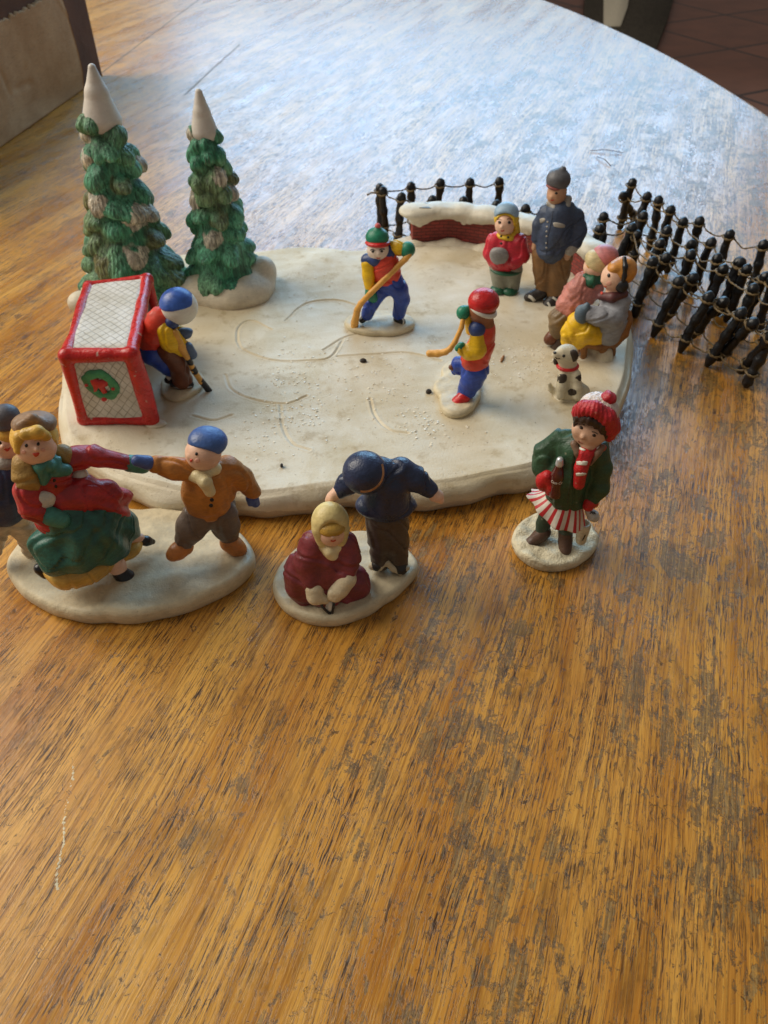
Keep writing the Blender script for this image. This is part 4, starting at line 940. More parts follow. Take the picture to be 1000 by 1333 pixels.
# near child in grey coat
g = Fig(K7, (650, 1050), RZ); r = fig_root('seated_figurine', g, 'seated child figurine in grey coat, yellow trousers and dark earmuffs', 'figurine')
GCOAT = paint('grey_coat_paint', '93949A', .5, .18, .2, .4); MAR = paint('maroon_collar_paint', '5E3434', .5); ORH = paint('ginger_hair_paint', 'C8873A', .45, .2, .15, .25); MITB = paint('slate_mitten_paint', '5A6C7A', .5)
po = person(g, r, g.E(800, 640, 0, 62, 66, 64)+g.E(738, 662, 26, 9, 9, 10)+g.C((805, 690, 0, 40), (800, 750, 0, 50))+g.C((600, 990, 40, 22), (600, 1030, 40, 22)), SKIN, [
    ('trousers', YELLOW, g.C((690, 930, 10, 70), (610, 880, 70, 50), (570, 930, 80, 44), (560, 975, 75, 36))+g.C((720, 940, 10, 66), (650, 925, 75, 58), (610, 975, 75, 44))),
    ('coat', GCOAT, g.C((800, 770, 0, 66), (790, 850, 0, 84), (760, 920, 0, 82))+g.C((840, 770, 10, 44), (800, 850, 50, 52), (720, 850, 75, 46), (670, 835, 82, 40)), dict(disp=.03, dfreq=4)),
    ('collar', MAR, g.C((730, 742, 35, 20), (790, 748, 45, 24), (850, 730, 20, 24)), N),
    ('mitten', MITB, g.E(628, 838, 96, 34, 52, 30, 8)+g.E(655, 800, 96, 18, 26, 18)),
    ('hair', ORH, g.E(842, 608, -12, 66, 66, 66)+g.E(800, 590, 10, 36, 28, 44, 20), N),
    ('headband', BLACK, g.C((852, 545, 30, 10), (856, 590, 56, 11), (852, 640, 58, 11), (842, 680, 50, 11)), N), ('earmuff', BLACK, g.E(838, 690, 48, 32, 34, 22), N)])
b = po['person']
g.dot('eye', EYE, b, 771, 634, 8, b, 1.4); g.stroke('mouth', LIP, b, [(744, 690), (752, 694), (760, 690)], 3.5, b); g.dot('cheek', CHEEK, b, 772, 676, 14, b, .8, puff=0)
g.dot('button', EYE, po['coat'], 688, 778, 8, b)
g.patch('red_scarf_tip', LIP, po['collar'], [(735, 700), (746, 720), (735, 735), (724, 722)], b)

# dog
g = Fig(K7, (562, 1270), RZ); DOGW = paint('dog_cream_paint', 'CFC4A8', .5, .12, .3, .25); SPOT = paint('dark_spot_paint', '35291F', .5, .15, 0, .2)
V, F = sculpt(g.E(560, 1195, 0, 62, 82, 58)+g.E(575, 1230, -5, 74, 62, 66)+g.E(550, 1045, 10, 56, 50, 52)+g.C((520, 1040, 34, 30), (498, 1046, 46, 22))+g.C((555, 1080, 5, 44), (560, 1130, 0, 50))+g.C((535, 1150, 40, 24), (530, 1215, 56, 22), (520, 1262, 64, 22))+g.C((600, 1150, 35, 24), (606, 1220, 55, 22), (604, 1264, 62, 22))+g.C((632, 1240, 20, 38), (625, 1265, 45, 22))+g.C((500, 1245, -10, 22), (470, 1225, -5, 13), (462, 1200, 0, 10))+g.E(565, 1272, 5, 80, 16, 70), .045, 16*g.k, .015)
dog = obj('dog_figurine', V, F, DOGW, None, loc=g.P); tag(dog, 'sitting white dog figurine with black spots and red collar', 'dog')
V, F = sculpt(g.E(586, 1052, 38, 26, 34, 16, 10), .04, .1, .01); obj('ear', V, F, SPOT, dog)
V, F = sculpt(g.E(496, 1075, -5, 14, 26, 20, 0), .04, .1, .01); obj('ear', V, F, SPOT, dog)
V, F = sculpt(g.E(556, 1104, 6, 58, 15, 54, 4), .04, .1, .01); obj('collar', V, F, RED, dog)
g.dot('eye', EYE, dog, 536, 1053, 8, dog); g.dot('nose', EYE, dog, 490, 1037, 9, dog, .8); g.stroke('mouth', SPOT, dog, [(492, 1060), (503, 1068), (516, 1066)], 2.5, dog)
for pts in ([(498, 1160), (515, 1148), (545, 1148), (554, 1165), (545, 1190), (518, 1196), (502, 1184)], [(594, 1168), (625, 1148), (640, 1152), (638, 1180), (615, 1184)], [(556, 1236), (575, 1224), (600, 1232), (602, 1252), (580, 1260), (560, 1254)]): g.patch('spot', SPOT, dog, pts, dog, puff=.006)

# ------------------------------------------------------------------ trio of skaters in front
K3 = (0, 510, 2.857)
g = Fig(K3, (490, 640), .65); 
root = empty('skating_figurine', gp(*g.px(490, 640)), 'oval figurine of three linked skaters pulling a woman in green skirt', 'figurine')
hz_ = .75
ob = [gp(*g.px(x, y), .25) for x, y in ((30, 670), (55, 725), (120, 785), (230, 832), (400, 851), (600, 836), (780, 778), (895, 715), (945, 665))]+[gp(*g.px(x, y), hz_-.1) for x, y in ((957, 605), (905, 530), (810, 475), (690, 441), (520, 436), (330, 452), (150, 500), (60, 565), (26, 625))]
slab('base', BASE, ob, .02, hz_-.02, root, 60, 260, .22, .03, .03, .1)
# the man at the picture's edge
m_ = Fig(K3, (95, 600), hz_); NAVYC = paint('navy_coat_paint', '2A3554', .5, .25, .2, .35); HAIR = paint('golden_hair_paint', 'D2A544', .45, .18, .15, .3); HATG = paint('charcoal_hat_paint', '55535A', .5, .2, .2, .25); SCG = paint('grey_scarf_paint', '8A8074', .55)
po = person(m_, root, m_.E(28, 185, 0, 50, 58, 52)+m_.E(10, 205, 48, 8, 9, 9)+m_.C((30, 230, 0, 36), (30, 270, 0, 46)), SKIN, [
    ('coat', NAVYC, m_.C((20, 300, 0, 70), (15, 370, 0, 78), (20, 430, 0, 72))+m_.C((50, 310, 10, 40), (55, 370, 20, 40), (80, 430, 35, 34))+m_.C((-40, 310, 10, 40), (-70, 380, 10, 36), (-60, 450, 20, 32))),
    ('trousers', paint('beige_trouser_paint', 'C4B296', .5), m_.C((40, 440, 0, 56), (85, 500, 5, 46), (115, 590, 10, 30))+m_.C((0, 440, 0, 56), (-20, 520, 0, 44), (-30, 590, 0, 34))),
    ('shoe', BLACK, m_.C((100, 545, 5, 16), (102, 590, 8, 18))), ('shoe', BLACK, m_.C((-30, 600, 0, 24), (-40, 620, 25, 20))),
    ('scarf', SCG, m_.E(35, 255, 14, 52, 26, 44), N), ('hair', HAIR, m_.E(38, 145, -8, 58, 48, 58)+m_.C((70, 150, -5, 24), (74, 190, -10, 22)), N),
    ('hat', HATG, m_.E(22, 90, 0, 44, 40, 44)+m_.E(25, 112, 0, 46, 18, 46), N)])
b = po['person']
for x, y in ((0, 190), (36, 180)): m_.dot('eye', EYE, b, x, y, 6, b, 1.2)
m_.patch('mouth', LIP, b, [(14, 214), (28, 210), (40, 206), (34, 218), (24, 222)], b)
# the woman
w_ = Fig(K3, (330, 690), hz_); WGREEN = paint('green_skirt_paint', '255A4C', .42, .28, .2, .3); WRED = paint('red_dress_paint', 'A8282A', .42, .25, .2, .3); TEAL = paint('teal_scarf_paint', '3C7A6C', .45, .2, .15, .3); TANV = paint('tan_vest_paint', '9C7A3C', .55, .2, .2, .4); PETT = paint('yellow_petticoat_paint', 'CBA24C', .5, .18, .25, .3); FUR = paint('cream_fur_paint', 'D4CCBC', .6, .1, .2, .6); STOCK = paint('pale_stocking_paint', 'D6BCA8', .5)
Cw = w_.p(262, 392, 80); UPC = np.array([0, SP, CP])
def swirl(X):
    q = X-Cw; a = np.arctan2(q@UPC, q@w_.u); rr = np.sqrt((q@UPC)**2+(q@w_.u)**2); return (.07*np.sin(a*10+rr*1.9+.6*np.sin(rr*2.3))+.04*np.sin(a*17-rr*1.3))*np.clip((rr-.5)/1.2, 0, 1)
po = person(w_, root, w_.E(132, 195, 30, 62, 70, 62)+w_.E(138, 214, 92, 8, 8, 9)+w_.C((150, 240, 20, 40), (170, 280, 15, 50))+w_.C((400, 610, 30, 40), (432, 645, 40, 34), (450, 670, 48, 26))+w_.C((440, 540, -25, 30), (520, 545, -25, 20))+w_.C((190, 640, 0, 30), (165, 665, 5, 20)), SKIN, [
    ('jacket', WRED, w_.C((185, 300, 10, 66), (200, 350, 10, 62), (210, 400, 10, 62), (200, 470, 25, 62))+w_.C((100, 370, 45, 44), (120, 430, 62, 42), (165, 468, 78, 32))),
    ('vest', TANV, w_.C((95, 270, 28, 40), (105, 310, 38, 44), (110, 325, 40, 40))+w_.C((232, 235, 5, 36), (250, 260, 5, 30)), dict(k=18)),
    ('sleeve', WRED, w_.C((262, 248, 0, 42), (350, 238, 0, 36), (470, 262, 0, 27))),
    ('mitten', TEAL, w_.C((480, 266, 2, 29), (530, 272, 4, 29))), ('mitten', TEAL, w_.C((188, 462, 92, 32), (228, 474, 98, 28))),
    ('skirt', WGREEN, w_.C((230, 430, 20, 80), (320, 490, 30, 118), (370, 520, 10, 118))+w_.E(310, 550, 35, 160, 100, 115, 0)+w_.E(420, 510, -10, 82, 95, 90)+w_.E(195, 590, 40, 64, 78, 60), dict(k=40, fold=swirl, disp=.03)),
    ('overskirt', WRED, w_.C((235, 385, 35, 60), (320, 385, 40, 58), (400, 400, 40, 50), (440, 430, 30, 36), (425, 455, 62, 24))+w_.C((300, 350, 20, 36), (380, 370, 25, 42), (445, 405, 15, 38), (450, 450, 30, 24)), dict(k=16, fold=swirl)),
    ('petticoat', PETT, w_.E(300, 640, 25, 128, 64, 95, -6)+w_.E(255, 685, 40, 66, 34, 52)+w_.E(470, 580, -20, 60, 28, 60, 10), dict(k=24)),
    ('shoe', BLACK, w_.C((446, 672, 50, 27), (472, 698, 62, 33), (490, 712, 68, 25))), ('shoe', BLACK, w_.C((515, 550, -22, 18), (545, 555, -20, 19), (568, 558, -20, 12))), ('shoe', BLACK, w_.C((150, 658, 8, 20), (172, 676, 14, 20))),
    ('fur_trim', FUR, w_.E(160, 402, 70, 40, 34, 22, -15), N), ('fur_trim', FUR, w_.E(298, 312, 5, 28, 32, 26), N),
    ('scarf', TEAL, w_.C((112, 268, 46, 15), (152, 282, 64, 18), (200, 256, 50, 22))+w_.C((150, 280, 76, 18), (165, 310, 72, 18), (160, 335, 70, 14))+w_.C((180, 270, 70, 22), (215, 290, 62, 22), (245, 290, 55, 20)), dict(soft=False, k=9)),
    ('hair', HAIR, w_.E(128, 168, 8, 72, 66, 68)+w_.C((75, 170, 45, 22), (70, 215, 50, 16))+w_.C((186, 175, 40, 20), (192, 220, 34, 14))+w_.C((95, 158, 80, 18), (140, 150, 88, 20), (172, 165, 78, 17)), dict(soft=False, k=8)),
    ('hat', paint('brown_hat_paint', '8A6A4C', .5), w_.E(128, 118, -2, 66, 32, 60, -8)+w_.C((75, 125, 20, 12), (120, 98, 30, 16), (185, 130, 20, 12)), dict(soft=False, k=10))])
b = po['person']
for x, y in ((98, 200), (142, 194)): w_.dot('eye', EYE, b, x, y, 6, b, 1.2)
w_.patch('mouth', LIP, b, [(120, 230), (132, 227), (147, 226), (142, 238), (130, 242)], b); w_.stroke('eyebrow', HAIR, b, [(128, 182), (142, 178), (154, 184)], 2.4, b)
for x, y in ((88, 224), (160, 216)): w_.dot('cheek', CHEEK, b, x, y, 9, b, .8, puff=0)
for x, y in ((202, 330), (208, 352)): w_.dot('button', EYE, po['jacket'], x, y, 6, b)
# the boy
y_ = Fig(K3, (770, 600), hz_); ORANGE = paint('orange_brown_coat_paint', 'B4722C', .48, .2, .2, .3); CAPB = paint('blue_cap_paint', '3E5F9C', .45, .2, .2, .25); TROU = paint('umber_trouser_paint', '66564A', .5, .2, .25, .3); BOOT = paint('orange_boot_paint', 'BC7434', .48, .2, .2, .3); CRM = paint('cream_scarf_paint', 'DCCB9C', .5, .1, .2, .25); MBLUE = paint('blue_mitten_paint', '3C5088', .45)
po = person(y_, root, y_.E(756, 228, 10, 60, 60, 58)+y_.E(704, 240, 32, 9, 9, 9)+y_.E(800, 240, 20, 16, 18, 12)+y_.C((765, 260, 0, 40), (770, 300, 0, 50)), SKIN, [
    ('trousers', TROU, y_.C((755, 440, 0, 64), (712, 500, 10, 54), (690, 545, 15, 38))+y_.C((815, 440, 0, 64), (842, 500, 5, 50), (850, 530, 5, 40))),
    ('coat', ORANGE, y_.C((775, 320, 0, 74), (770, 400, 0, 78))+y_.E(775, 370, 5, 94, 92, 72)+y_.C((720, 290, 10, 42), (650, 285, 8, 36), (580, 270, 5, 27))+y_.C((845, 290, -5, 48), (900, 320, 0, 38), (940, 370, 5, 28))),
    ('mitten', MBLUE, y_.C((548, 264, 10, 26), (510, 256, 10, 20))), ('mitten', MBLUE, y_.C((938, 392, 10, 25), (950, 415, 12, 18))+y_.C((930, 400, 18, 14), (928, 420, 20, 9))),
    ('boot', BOOT, y_.C((685, 575, 20, 36), (660, 595, 35, 32), (642, 608, 44, 26))), ('boot', BOOT, y_.C((855, 560, 15, 38), (880, 580, 28, 33), (895, 588, 32, 25))),
    ('scarf', CRM, y_.C((702, 305, 30, 17), (735, 316, 46, 19), (800, 286, 36, 24))+y_.C((735, 312, 54, 18), (765, 335, 76, 22), (782, 370, 80, 20)), dict(soft=False, k=9)),
    ('cap', CAPB, y_.E(774, 184, -4, 65, 48, 62, -8), dict(soft=False, sub=y_.E(735, 248, 40, 62, 42, 70)))])
b = po['person']
y_.dot('eye', EYE, b, 731, 231, 5.5, b, 1.2); y_.patch('mouth', LIP, b, [(706, 252), (716, 250), (716, 258), (708, 262)], b); y_.dot('cheek', CHEEK, b, 734, 256, 10, b, .8, puff=0)
for x, y in ((788, 402), (785, 423)): y_.dot('button', EYE, po['coat'], x, y, 8, b, .9)

# ------------------------------------------------------------------ pair: seated girl lacing, boy bending
K4 = (340, 560, 3.846)
root = empty('skating_figurine', gp(440, 745), 'figurine of a boy bending over a seated girl in maroon lacing her skate', 'figurine')
q4 = lambda x, y: (340+x/3.846, 560+y/3.846)
ob = [gp(*q4(x, y), .2) for x, y in ((62, 830), (110, 905), (190, 950), (330, 976), (480, 945), (620, 865), (730, 780), (785, 720))]+[gp(*q4(x, y), .5) for x, y in ((790, 670), (740, 595), (660, 535), (540, 503), (420, 508), (250, 545), (110, 650), (58, 760))]
slab('base', BASE, ob, .02, .58, root, 50, 200, .2, .03, .03, .08)
b_ = Fig(K4, (640, 690), .6); NAVYK = paint('navy_coat_gloss_paint', '26314E', .38, .25, .2, .3); DTR = paint('dark_taupe_trouser_paint', '50433A', .5, .2, .2, .3)
po = person(b_, root, b_.E(514, 205, 50, 70, 72, 70)+b_.C((560, 240, 30, 56), (620, 250, 0, 60))+b_.C((385, 310, 60, 30), (352, 338, 66, 24), (335, 350, 70, 14))+b_.C((362, 322, 76, 12), (350, 350, 84, 10))+b_.C((845, 300, 20, 32), (882, 330, 26, 28), (900, 352, 28, 15))+b_.C((862, 318, 36, 13), (858, 346, 42, 10)), SKIN, [
    ('trousers', DTR, b_.C((595, 430, 0, 66), (598, 560, 0, 60), (600, 655, 0, 50))+b_.C((672, 430, 0, 66), (675, 560, 0, 60), (690, 665, 0, 46))+b_.E(635, 540, 5, 88, 110, 58)),
    ('coat', NAVYK, b_.C((600, 220, 10, 78), (640, 260, 0, 92), (630, 340, 0, 110))+b_.E(622, 375, 0, 142, 66, 88)+b_.C((480, 230, 25, 52), (430, 270, 40, 50), (395, 305, 56, 36))+b_.C((700, 200, 0, 62), (770, 240, 5, 54), (845, 295, 18, 38)), dict(k=18)),
    ('shoe', paint('black_shoe_paint', '2A2826', .45), b_.C((598, 655, 10, 48), (582, 675, 28, 32))), ('shoe', MATS['black_shoe_paint'], b_.C((690, 665, 10, 46), (700, 690, 28, 36))),
    ('scarf', RED, b_.C((610, 305, 62, 16), (650, 288, 62, 20), (700, 268, 50, 16)), N),
    ('cap', NAVYK, b_.E(519, 212, 60, 97, 98, 99, 0, 25), dict(soft=False))])
b_.stroke('cap_band', paint('tan_band_paint', 'B07E54', .5), po['cap'], [(498, 306), (535, 306), (575, 286), (602, 254), (612, 212), (606, 170)], 6, po['person'])
V, F = sculpt(b_.C((560, 680, 30, 24), (590, 690, 42, 14), (630, 660, 34, 12), (660, 690, 40, 16), (700, 712, 46, 14), (732, 690, 36, 16)), .05, .1, .02); obj('snow_rim', V, F, BASE, root)
s_ = Fig(K4, (335, 800), .6); MARD = paint('maroon_dress_paint', '7E3238', .45, .22, .2, .3); HOODC = paint('cream_hood_paint', 'D6C284', .45, .15, .2, .25); MITC = paint('cream_mitten_paint', 'D4C5A4', .5, .12, .25, .35); GH = paint('gold_fringe_paint', 'BE9640', .45, .2, .15, .3)
po = person(s_, root, s_.E(354, 505, 34, 66, 78, 66)+s_.E(360, 538, 98, 9, 10, 9)+s_.C((345, 570, 20, 46), (340, 630, 20, 56)), SKIN, [
    ('dress', MARD, s_.C((335, 590, -5, 96), (330, 680, 0, 118), (325, 760, 0, 130))+s_.E(200, 720, 5, 80, 130, 90)+s_.E(462, 770, 5, 76, 100, 90)+s_.C((255, 560, 20, 62), (228, 660, 48, 54), (250, 755, 88, 46))+s_.C((420, 560, 20, 58), (440, 640, 50, 52), (425, 720, 86, 48))+s_.C((190, 800, 40, 50), (220, 850, 60, 30))+s_.C((490, 800, 40, 50), (430, 850, 76, 32)), dict(k=22, disp=.05, dfreq=2.4)),
    ('mitten', MITC, s_.C((268, 790, 105, 44), (275, 830, 120, 42), (320, 845, 130, 26))), ('mitten', MITC, s_.C((430, 745, 105, 46), (390, 795, 120, 44), (370, 825, 130, 36))+s_.C((352, 815, 140, 18), (345, 835, 140, 14))),
    ('hood', HOODC, s_.E(346, 462, 8, 88, 106, 84)+s_.C((285, 500, 40, 30), (305, 570, 52, 26))+s_.C((415, 500, 40, 28), (400, 560, 52, 26)), dict(soft=False, k=10, sub=s_.E(356, 535, 110, 62, 84, 56))),
    ('hair', GH, s_.E(354, 484, 46, 64, 40, 54), N),
    ('scarf', CRM, s_.C((298, 575, 50, 20), (345, 606, 62, 28), (408, 575, 52, 20))+s_.C((345, 606, 70, 30), (364, 634, 78, 20)), N),
    ('skate_boot', WHITE, s_.C((350, 860, 120, 26), (345, 885, 128, 20), (345, 900, 130, 12)))], k=6)
b = po['person']
bm_ = MB(); bm_.tube([s_.p(x, y, d) for x, y, d in ((300, 874, 140), (315, 895, 148), (338, 916, 152), (356, 918, 150), (362, 890, 148), (366, 852, 138))], .05, 8); bm_.build('skate_blade', BLACK, b)
FB = s_
for q in ([(318, 522), (332, 530), (346, 526)], [(372, 524), (386, 526), (398, 516)]): s_.stroke('eyelid', paint('eyelid_paint', '9A5A46', .5), b, q, 3, b)
s_.stroke('mouth', LIP, b, [(348, 552), (360, 556), (374, 550)], 4, b)

# ------------------------------------------------------------------ girl with the bottle
K5 = (650, 500, 5.128)
root = empty('girl_figurine', gp(718, 712), 'girl figurine in green jacket and striped skirt holding a dark bottle', 'figurine')
q5 = lambda x, y: (650+x/5.128, 500+y/5.128)
ob = [gp(*q5(x, y), .15) for x, y in ((82, 1080), (110, 1140), (180, 1200), (280, 1240), (375, 1247), (470, 1230), (570, 1180), (640, 1110), (665, 1050))]+[gp(*q5(x, y), .45) for x, y in ((662, 1000), (620, 930), (540, 880), (430, 852), (300, 850), (180, 890), (110, 960), (80, 1040))]
SNOWR = paint('lumpy_snow_paint', 'CFC5A8', .6, .14, .4, .9)
def lumps(V, top):
    r = np.random.default_rng(5); w = np.zeros(len(V))
    for j in range(10): q = r.normal(size=3)*6; q[2] = 0; w += np.sin(V@q+r.random()*6)
    V[:, 2] += (top > .5)*.035*w/2; return V
slab('base', SNOWR, ob, .02, .5, root, 60, 220, .2, .02, .04, .06, fn=lumps)
g = Fig(K5, (400, 1060), .5, vox=.045)
JKT = paint('dark_green_jacket_paint', '27462E', .5, .25, .2, .4); HAIRB = paint('dark_brown_hair_paint', '33211A', .45, .2, .1, .4); KNITR = paint('red_knit_paint', 'B0202A', .5, .18, .1, .5); KNITP = paint('pink_white_knit_paint', 'D8C8BE', .5, .12, .1, .5); MIT = paint('red_mitten_paint', 'B41E22', .45, .2, .1, .4); BOOTB = paint('brown_boot_paint', '50382A', .5, .2, .2, .4); TIGHT = paint('green_tights_paint', '24382A', .5); LINING = paint('taupe_lining_paint', '7A5E4A', .55); SK2 = paint('girl_skin_paint', 'CDA488', .55, .1, .12, .15)
hc = g.p(620, 215, 0)
rib = lambda X: .022*np.sin(np.arctan2((X-hc)@g.n, (X-hc)@g.u)*34)
po = person(g, root, g.E(607, 300, 14, 104, 112, 100, 0, 10)+g.E(560, 350, 108, 15, 17, 16)+g.E(596, 395, 60, 50, 40, 50)+g.E(538, 310, 62, 44, 48, 40)+g.C((600, 380, 0, 56), (570, 440, 0, 66)), SK2, [
    ('tights', TIGHT, g.C((330, 840, 0, 56), (295, 930, 0, 50), (285, 985, 5, 46))+g.C((450, 850, 0, 56), (446, 950, 0, 50), (442, 1010, 5, 44))),
    ('boot', BOOTB, g.C((295, 985, 5, 50), (262, 1020, 25, 50), (210, 1058, 55, 44)), dict(disp=.03, dfreq=5)), ('boot', BOOTB, g.C((442, 985, 5, 46), (440, 1050, 25, 48), (442, 1105, 55, 42)), dict(disp=.03, dfreq=5)),
    ('jacket', JKT, g.C((520, 430, 0, 120), (480, 560, 0, 140), (450, 700, 5, 132))+g.E(455, 760, 5, 128, 70, 110)+g.C((396, 392, 0, 60), (312, 470, 10, 66), (292, 560, 40, 54), (300, 590, 60, 44))+g.C((645, 450, 0, 76), (680, 560, 5, 62), (662, 680, 20, 60), (625, 755, 35, 46))+g.C((420, 350, 0, 46), (470, 345, 0, 36)), dict(k=26, disp=.045, dfreq=3.4)),
    ('mitten', MIT, g.E(295, 650, 95, 50, 76, 46, 8)+g.C((320, 610, 110, 34), (350, 690, 120, 28), (330, 725, 110, 22))), ('mitten', MIT, g.C((610, 785, 45, 46), (596, 812, 55, 38))+g.E(640, 800, 45, 24, 30, 20)),
    ('lining', LINING, g.C((500, 400, 80, 22), (520, 460, 108, 18), (545, 540, 122, 8))+g.C((690, 420, 60, 20), (660, 460, 90, 20), (610, 540, 118, 8)), dict(soft=False, k=10)),
    ('scarf', MIT, g.C((492, 398, 50, 20), (545, 446, 76, 27), (620, 452, 82, 27), (690, 424, 50, 20))+g.C((575, 462, 104, 42), (548, 560, 134, 40), (532, 668, 138, 34)), dict(soft=False, k=12)),
    ('hair', HAIRB, g.E(630, 255, -10, 116, 90, 104)+g.C((530, 220, 62, 36), (600, 225, 92, 38), (690, 265, 80, 38), (715, 340, 40, 26))+g.C((515, 230, 55, 20), (508, 275, 60, 12)), dict(soft=False, k=10, fold=lambda X: .02*np.sin((X-hc)@g.u*28))),
    ('hat', KNITP, g.E(662, 170, -15, 116, 92, 106, -18), dict(soft=False, fold=rib)),
    ('hat_brim', KNITR, g.C((530, 195, 50, 36), (570, 160, 82, 42), (640, 165, 98, 44), (720, 215, 86, 46), (752, 290, 50, 46), (735, 345, 20, 36))+g.C((752, 270, 10, 44), (745, 240, -50, 44), (690, 190, -90, 40), (600, 150, -80, 38), (530, 175, -20, 36)), dict(soft=False, fold=rib)),
    ('pompon', KNITR, g.E(735, 92, -20, 44, 36, 42, -20), dict(soft=False, fold=lambda X: .03*np.sin(X[..., 0]*18)*np.sin(X[..., 2]*18)))], k=10, vox=.045)
b = po['person']
EYB = paint('brown_eye_paint', '2A1A12', .4, .05, 0, 0)
for x, y in ((548, 291), (634, 342)): g.dot('eye', EYB, b, x, y, 13, b, .8, 25)
g.stroke('eyebrow', HAIRB, b, [(534, 268), (552, 266), (570, 276)], 3.5, b); g.stroke('eyebrow', HAIRB, b, [(618, 318), (640, 322), (658, 334)], 3.5, b); g.stroke('mouth', paint('rose_lip_paint', '96604C', .5), b, [(528, 378), (540, 388), (556, 392)], 4.5, b)
for pts in ([(516, 515), (586, 514), (588, 530), (578, 542), (516, 538)], [(512, 594), (576, 592), (574, 606), (514, 614)], [(525, 415), (560, 430), (578, 440), (565, 446), (535, 435)], [(650, 425), (680, 405), (696, 412), (668, 438), (650, 442)]): g.patch('scarf_stripe', WHITE, po['scarf'], pts, b, puff=.008)
g.stroke('zip', paint('zip_dark_green', '1B3222', .5), po['jacket'], [(500, 560), (470, 680), (455, 800)], 5, b)  # zip line in a darker green than the jacket
# striped skirt: a flared, waved cloth
Wc, Hc = g.p(440, 735, 0), g.p(378, 868, 22); nu, nv = 160, 24
axd = Wc-Hc; axd /= np.linalg.norm(axd); su = g.u-axd*(g.u@axd); su /= np.linalg.norm(su); sn2 = np.cross(axd, su)
if sn2@g.n < 0: sn2 = -sn2
V = []; rim_px = (195, 150)
for side in (0, 1):
    for j in range(nv+1):
        f = j/nv; c = Wc+(Hc-Wc)*f
        for i in range(nu):
            a = 2*math.pi*i/nu; fl_ = f**.8; wv = 1+.06*f*math.sin(a*9+1)+.03*f*math.sin(a*5)
            rx = (105+(rim_px[0]-105)*fl_)*g.k*wv-side*.07; rn = (90+(rim_px[1]-90)*fl_)*g.k*wv-side*.07
            lift = .9*f*f*max(0, -math.cos(a))*.9
            V.append(c+su*rx*math.cos(a)+sn2*rn*math.sin(a)+np.array([0, 0, lift*.55-.12*f*math.cos(a)]))
m = (nv+1)*nu; F = []
for j in range(nv):
    for i in range(nu):
        i2 = (i+1) % nu; a0, a1, a2, a3 = j*nu+i, j*nu+i2, (j+1)*nu+i2, (j+1)*nu+i; F += [(a3, a2, a1, a0), (m+a0, m+a1, m+a2, m+a3)]
for i in range(nu): i2 = (i+1) % nu; F += [(nv*nu+i2, nv*nu+i, m+nv*nu+i, m+nv*nu+i2), (i, i2, m+i2, m+i)]
def stripe_mat():
    t = NT('candy_stripe_skirt'); v = t.coords((1, 1, 1), which='UV'); s = t.n('ShaderNodeSeparateXYZ'); t.l(v, s.inputs[0]); v2 = t.coords()
    wob = t.math('MULTIPLY', t.math('SUBTRACT', t.noise(v2, 2, 3), .5), .1)
    q = t.math('ABSOLUTE', t.math('SUBTRACT', t.math('FRACT', t.math('ADD', t.math('MULTIPLY', s.outputs[0], 20.), wob)), .5))
    k_ = t.ramp(q, .20, .225, 1, 0); n = t.noise(v2, 1.6, 4)
    c = t.mix(t.ramp(n, .3, .7), lin('D8CFC0'), lin('C6BAA6')); c = t.mix(k_, c, t.mix(n, lin('B01C20'), lin('C42A2A')))
    t.l(c, t.b.inputs['Base Color']); t.b.inputs['Roughness'].default_value = .55; t.l(t.bump(t.noise(v2, 4, 3), .25, .001), t.b.inputs['Normal']); return t.m
uv = [((i+.5)/nu if True else 0, j/nv) for _ in (0, 1) for j in range(nv+1) for i in range(nu)]
uv = [((k_ % nu)/nu, ((k_//nu) % (nv+1))/nv) for k_ in range(2*m)]
# per-vertex seam: mirror the parameter so that u runs 0..1..0 without a jump
uv = [(abs(2*u-1)/2, v) for u, v in uv]
obj('skirt', V, F, stripe_mat(), b, uvs=uv)
# bottle
p0, p1 = g.p(375, 745, 120), g.p(407, 500, 128); ax = p1-p0; Lb = np.linalg.norm(ax); ax /= Lb
ba = np.cross(ax, g.n); ba /= np.linalg.norm(ba); bb_ = np.cross(ax, ba)
tocam = CAM-(p0+p1)/2; tocam -= ax*(tocam@ax); tocam /= np.linalg.norm(tocam); bside = np.cross(tocam, ax)
if bside@g.u < 0: bside = -bside
prof = [(0, .36), (.02, .42), (.10, .44), (.2, .40), (.32, .385), (.42, .43), (.52, .46), (.60, .45), (.68, .38), (.76, .29), (.84, .22), (.9, .20)]
def brad(f): return np.interp(f, [q[0] for q in prof], [q[1] for q in prof])*92*g.k*1.05
fs = np.linspace(0, .9, 40); mb = MB(); mb.tube([p0+ax*Lb*f for f in fs], np.array([brad(f) for f in fs]), 28)
GLASS = NT('cola_brown_glass'); GLASS.b.inputs['Base Color'].default_value = (.075, .012, .010, 1); GLASS.b.inputs['Roughness'].default_value = .12; GLASS.b.inputs['Coat Weight'].default_value = .4
bot = mb.build('bottle', GLASS.m, root)
CAPM = NT('silver_cap'); CAPM.b.inputs['Base Color'].default_value = (.62, .64, .68, 1); CAPM.b.inputs['Roughness'].default_value = .35; CAPM.b.inputs['Metallic'].default_value = .6
V, F = sculpt([P_(p0+ax*Lb*.88, p0+ax*Lb*.97, .27*92*g.k, .23*92*g.k)], .03, .05, .008); obj('bottle_cap', V, F, CAPM.m, bot)
cu = bpy.data.curves.new('lettering', 'FONT'); cu.body = 'Coca-Cola'; cu.shear = .3; cu.size = 1; cu.extrude = .015; cu.offset = .012; cu.align_x = 'CENTER'; cu.align_y = 'CENTER'; cu.resolution_u = 3
to = bpy.data.objects.new('tmp_text', cu); COL.objects.link(to); dg = bpy.context.evaluated_depsgraph_get()
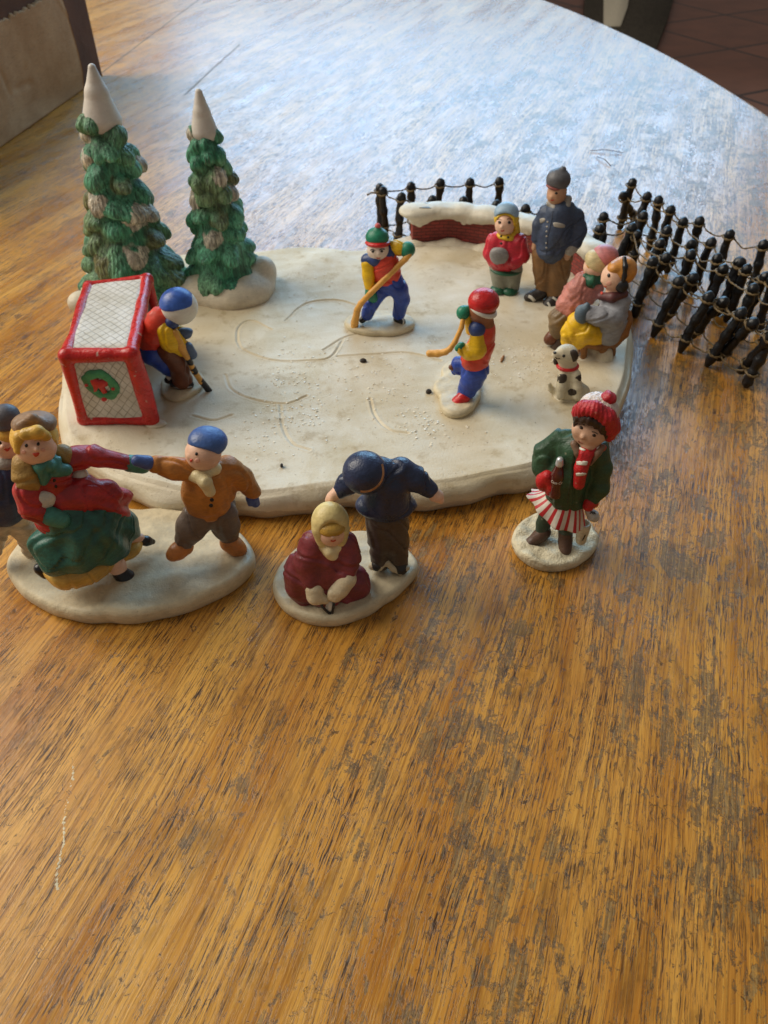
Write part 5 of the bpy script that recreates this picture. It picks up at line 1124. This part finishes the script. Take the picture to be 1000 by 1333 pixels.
tm = bpy.data.meshes.new_from_object(to.evaluated_get(dg)); tv = np.array([v.co[:] for v in tm.vertices]); tf = [list(p.vertices) for p in tm.polygons]
bpy.data.objects.remove(to); bpy.data.curves.remove(cu); bpy.data.meshes.remove(tm)
tv[:, :2] -= (tv[:, :2].max(0)+tv[:, :2].min(0))/2; wscale = 88*g.k/np.ptp(tv[:, 0]); V = []
for x, y, z in tv:
    f = .48+y*wscale*1.5/Lb; R_ = brad(f); a = x*wscale/R_+.08; V.append(p0+ax*Lb*f+(bside*math.sin(a)+tocam*math.cos(a))*(R_+.004+z*.2))
obj('lettering', V, tf, paint('white_lettering', 'D8CFC6', .5, .05, 0, 0), bot, smooth=False)
# skates hanging from her hand
V, F = sculpt(g.C((600, 850, 40, 24), (628, 878, 40, 34), (640, 892, 40, 26)), .04, .06, .02); sk_ = obj('ice_skate', V, F, paint('silver_white_paint', 'B8B2A8', .4), root)
g.stroke('lace', EYE, sk_, [(608, 845), (630, 868), (640, 850)], 4, sk_); g.stroke('lace', EYE, sk_, [(606, 865), (622, 852), (644, 868)], 4, sk_)
V, F = sculpt(g.C((568, 945, 20, 42), (548, 1040, 30, 34)), .04, .06, .02, 3, sub=g.E(570, 925, 26, 32, 30, 30)); sk2 = obj('ice_skate', V, F, paint('bone_white_paint', 'C8BC9E', .5), root)
g.stroke('lace', EYE, sk2, [(555, 1045), (566, 1025), (575, 1005)], 4, sk2)
for y in (1, 2): pass

# ------------------------------------------------------------------ light
w = bpy.data.worlds.new('World'); scene.world = w; w.use_nodes = True
w.node_tree.nodes['Background'].inputs[0].default_value = (1.0, .93, .85, 1); w.node_tree.nodes['Background'].inputs[1].default_value = .19
def area(name, loc, target, sx, sy, power, col):
    L_ = bpy.data.lights.new(name, 'AREA'); L_.shape = 'RECTANGLE'; L_.size = sx*S; L_.size_y = sy*S; L_.energy = power; L_.color = col
    o = bpy.data.objects.new(name, L_); COL.objects.link(o); o.location = np.array(loc)*S
    d = Vector(np.array(target)-np.array(loc)); o.rotation_euler = d.to_track_quat('-Z', 'Y').to_euler(); return o
area('window_light', (38, 330, 130), (8, 60, 5), 255, 165, 84, (.34, .66, 1.0))
area('room_light', (-185, 75, 165), (0, 32, 0), 170, 190, 70, (1.0, .92, .79))

# ------------------------------------------------------------------ camera
cd = bpy.data.cameras.new('Camera'); cam = bpy.data.objects.new('Camera', cd); COL.objects.link(cam); scene.camera = cam
cd.sensor_fit = 'HORIZONTAL'; cd.sensor_width = 36; cd.lens = 36.0; cd.clip_start = .01; cd.clip_end = 60
cam.location = CAM*S; cam.rotation_euler = (math.pi/2-PITCH, 0, 0)
cd.dof.use_dof = True; cd.dof.focus_distance = .235; cd.dof.aperture_fstop = 45
scene.view_settings.view_transform = 'Standard'; scene.view_settings.look = 'None'; scene.view_settings.exposure = .1; scene.view_settings.gamma = 1
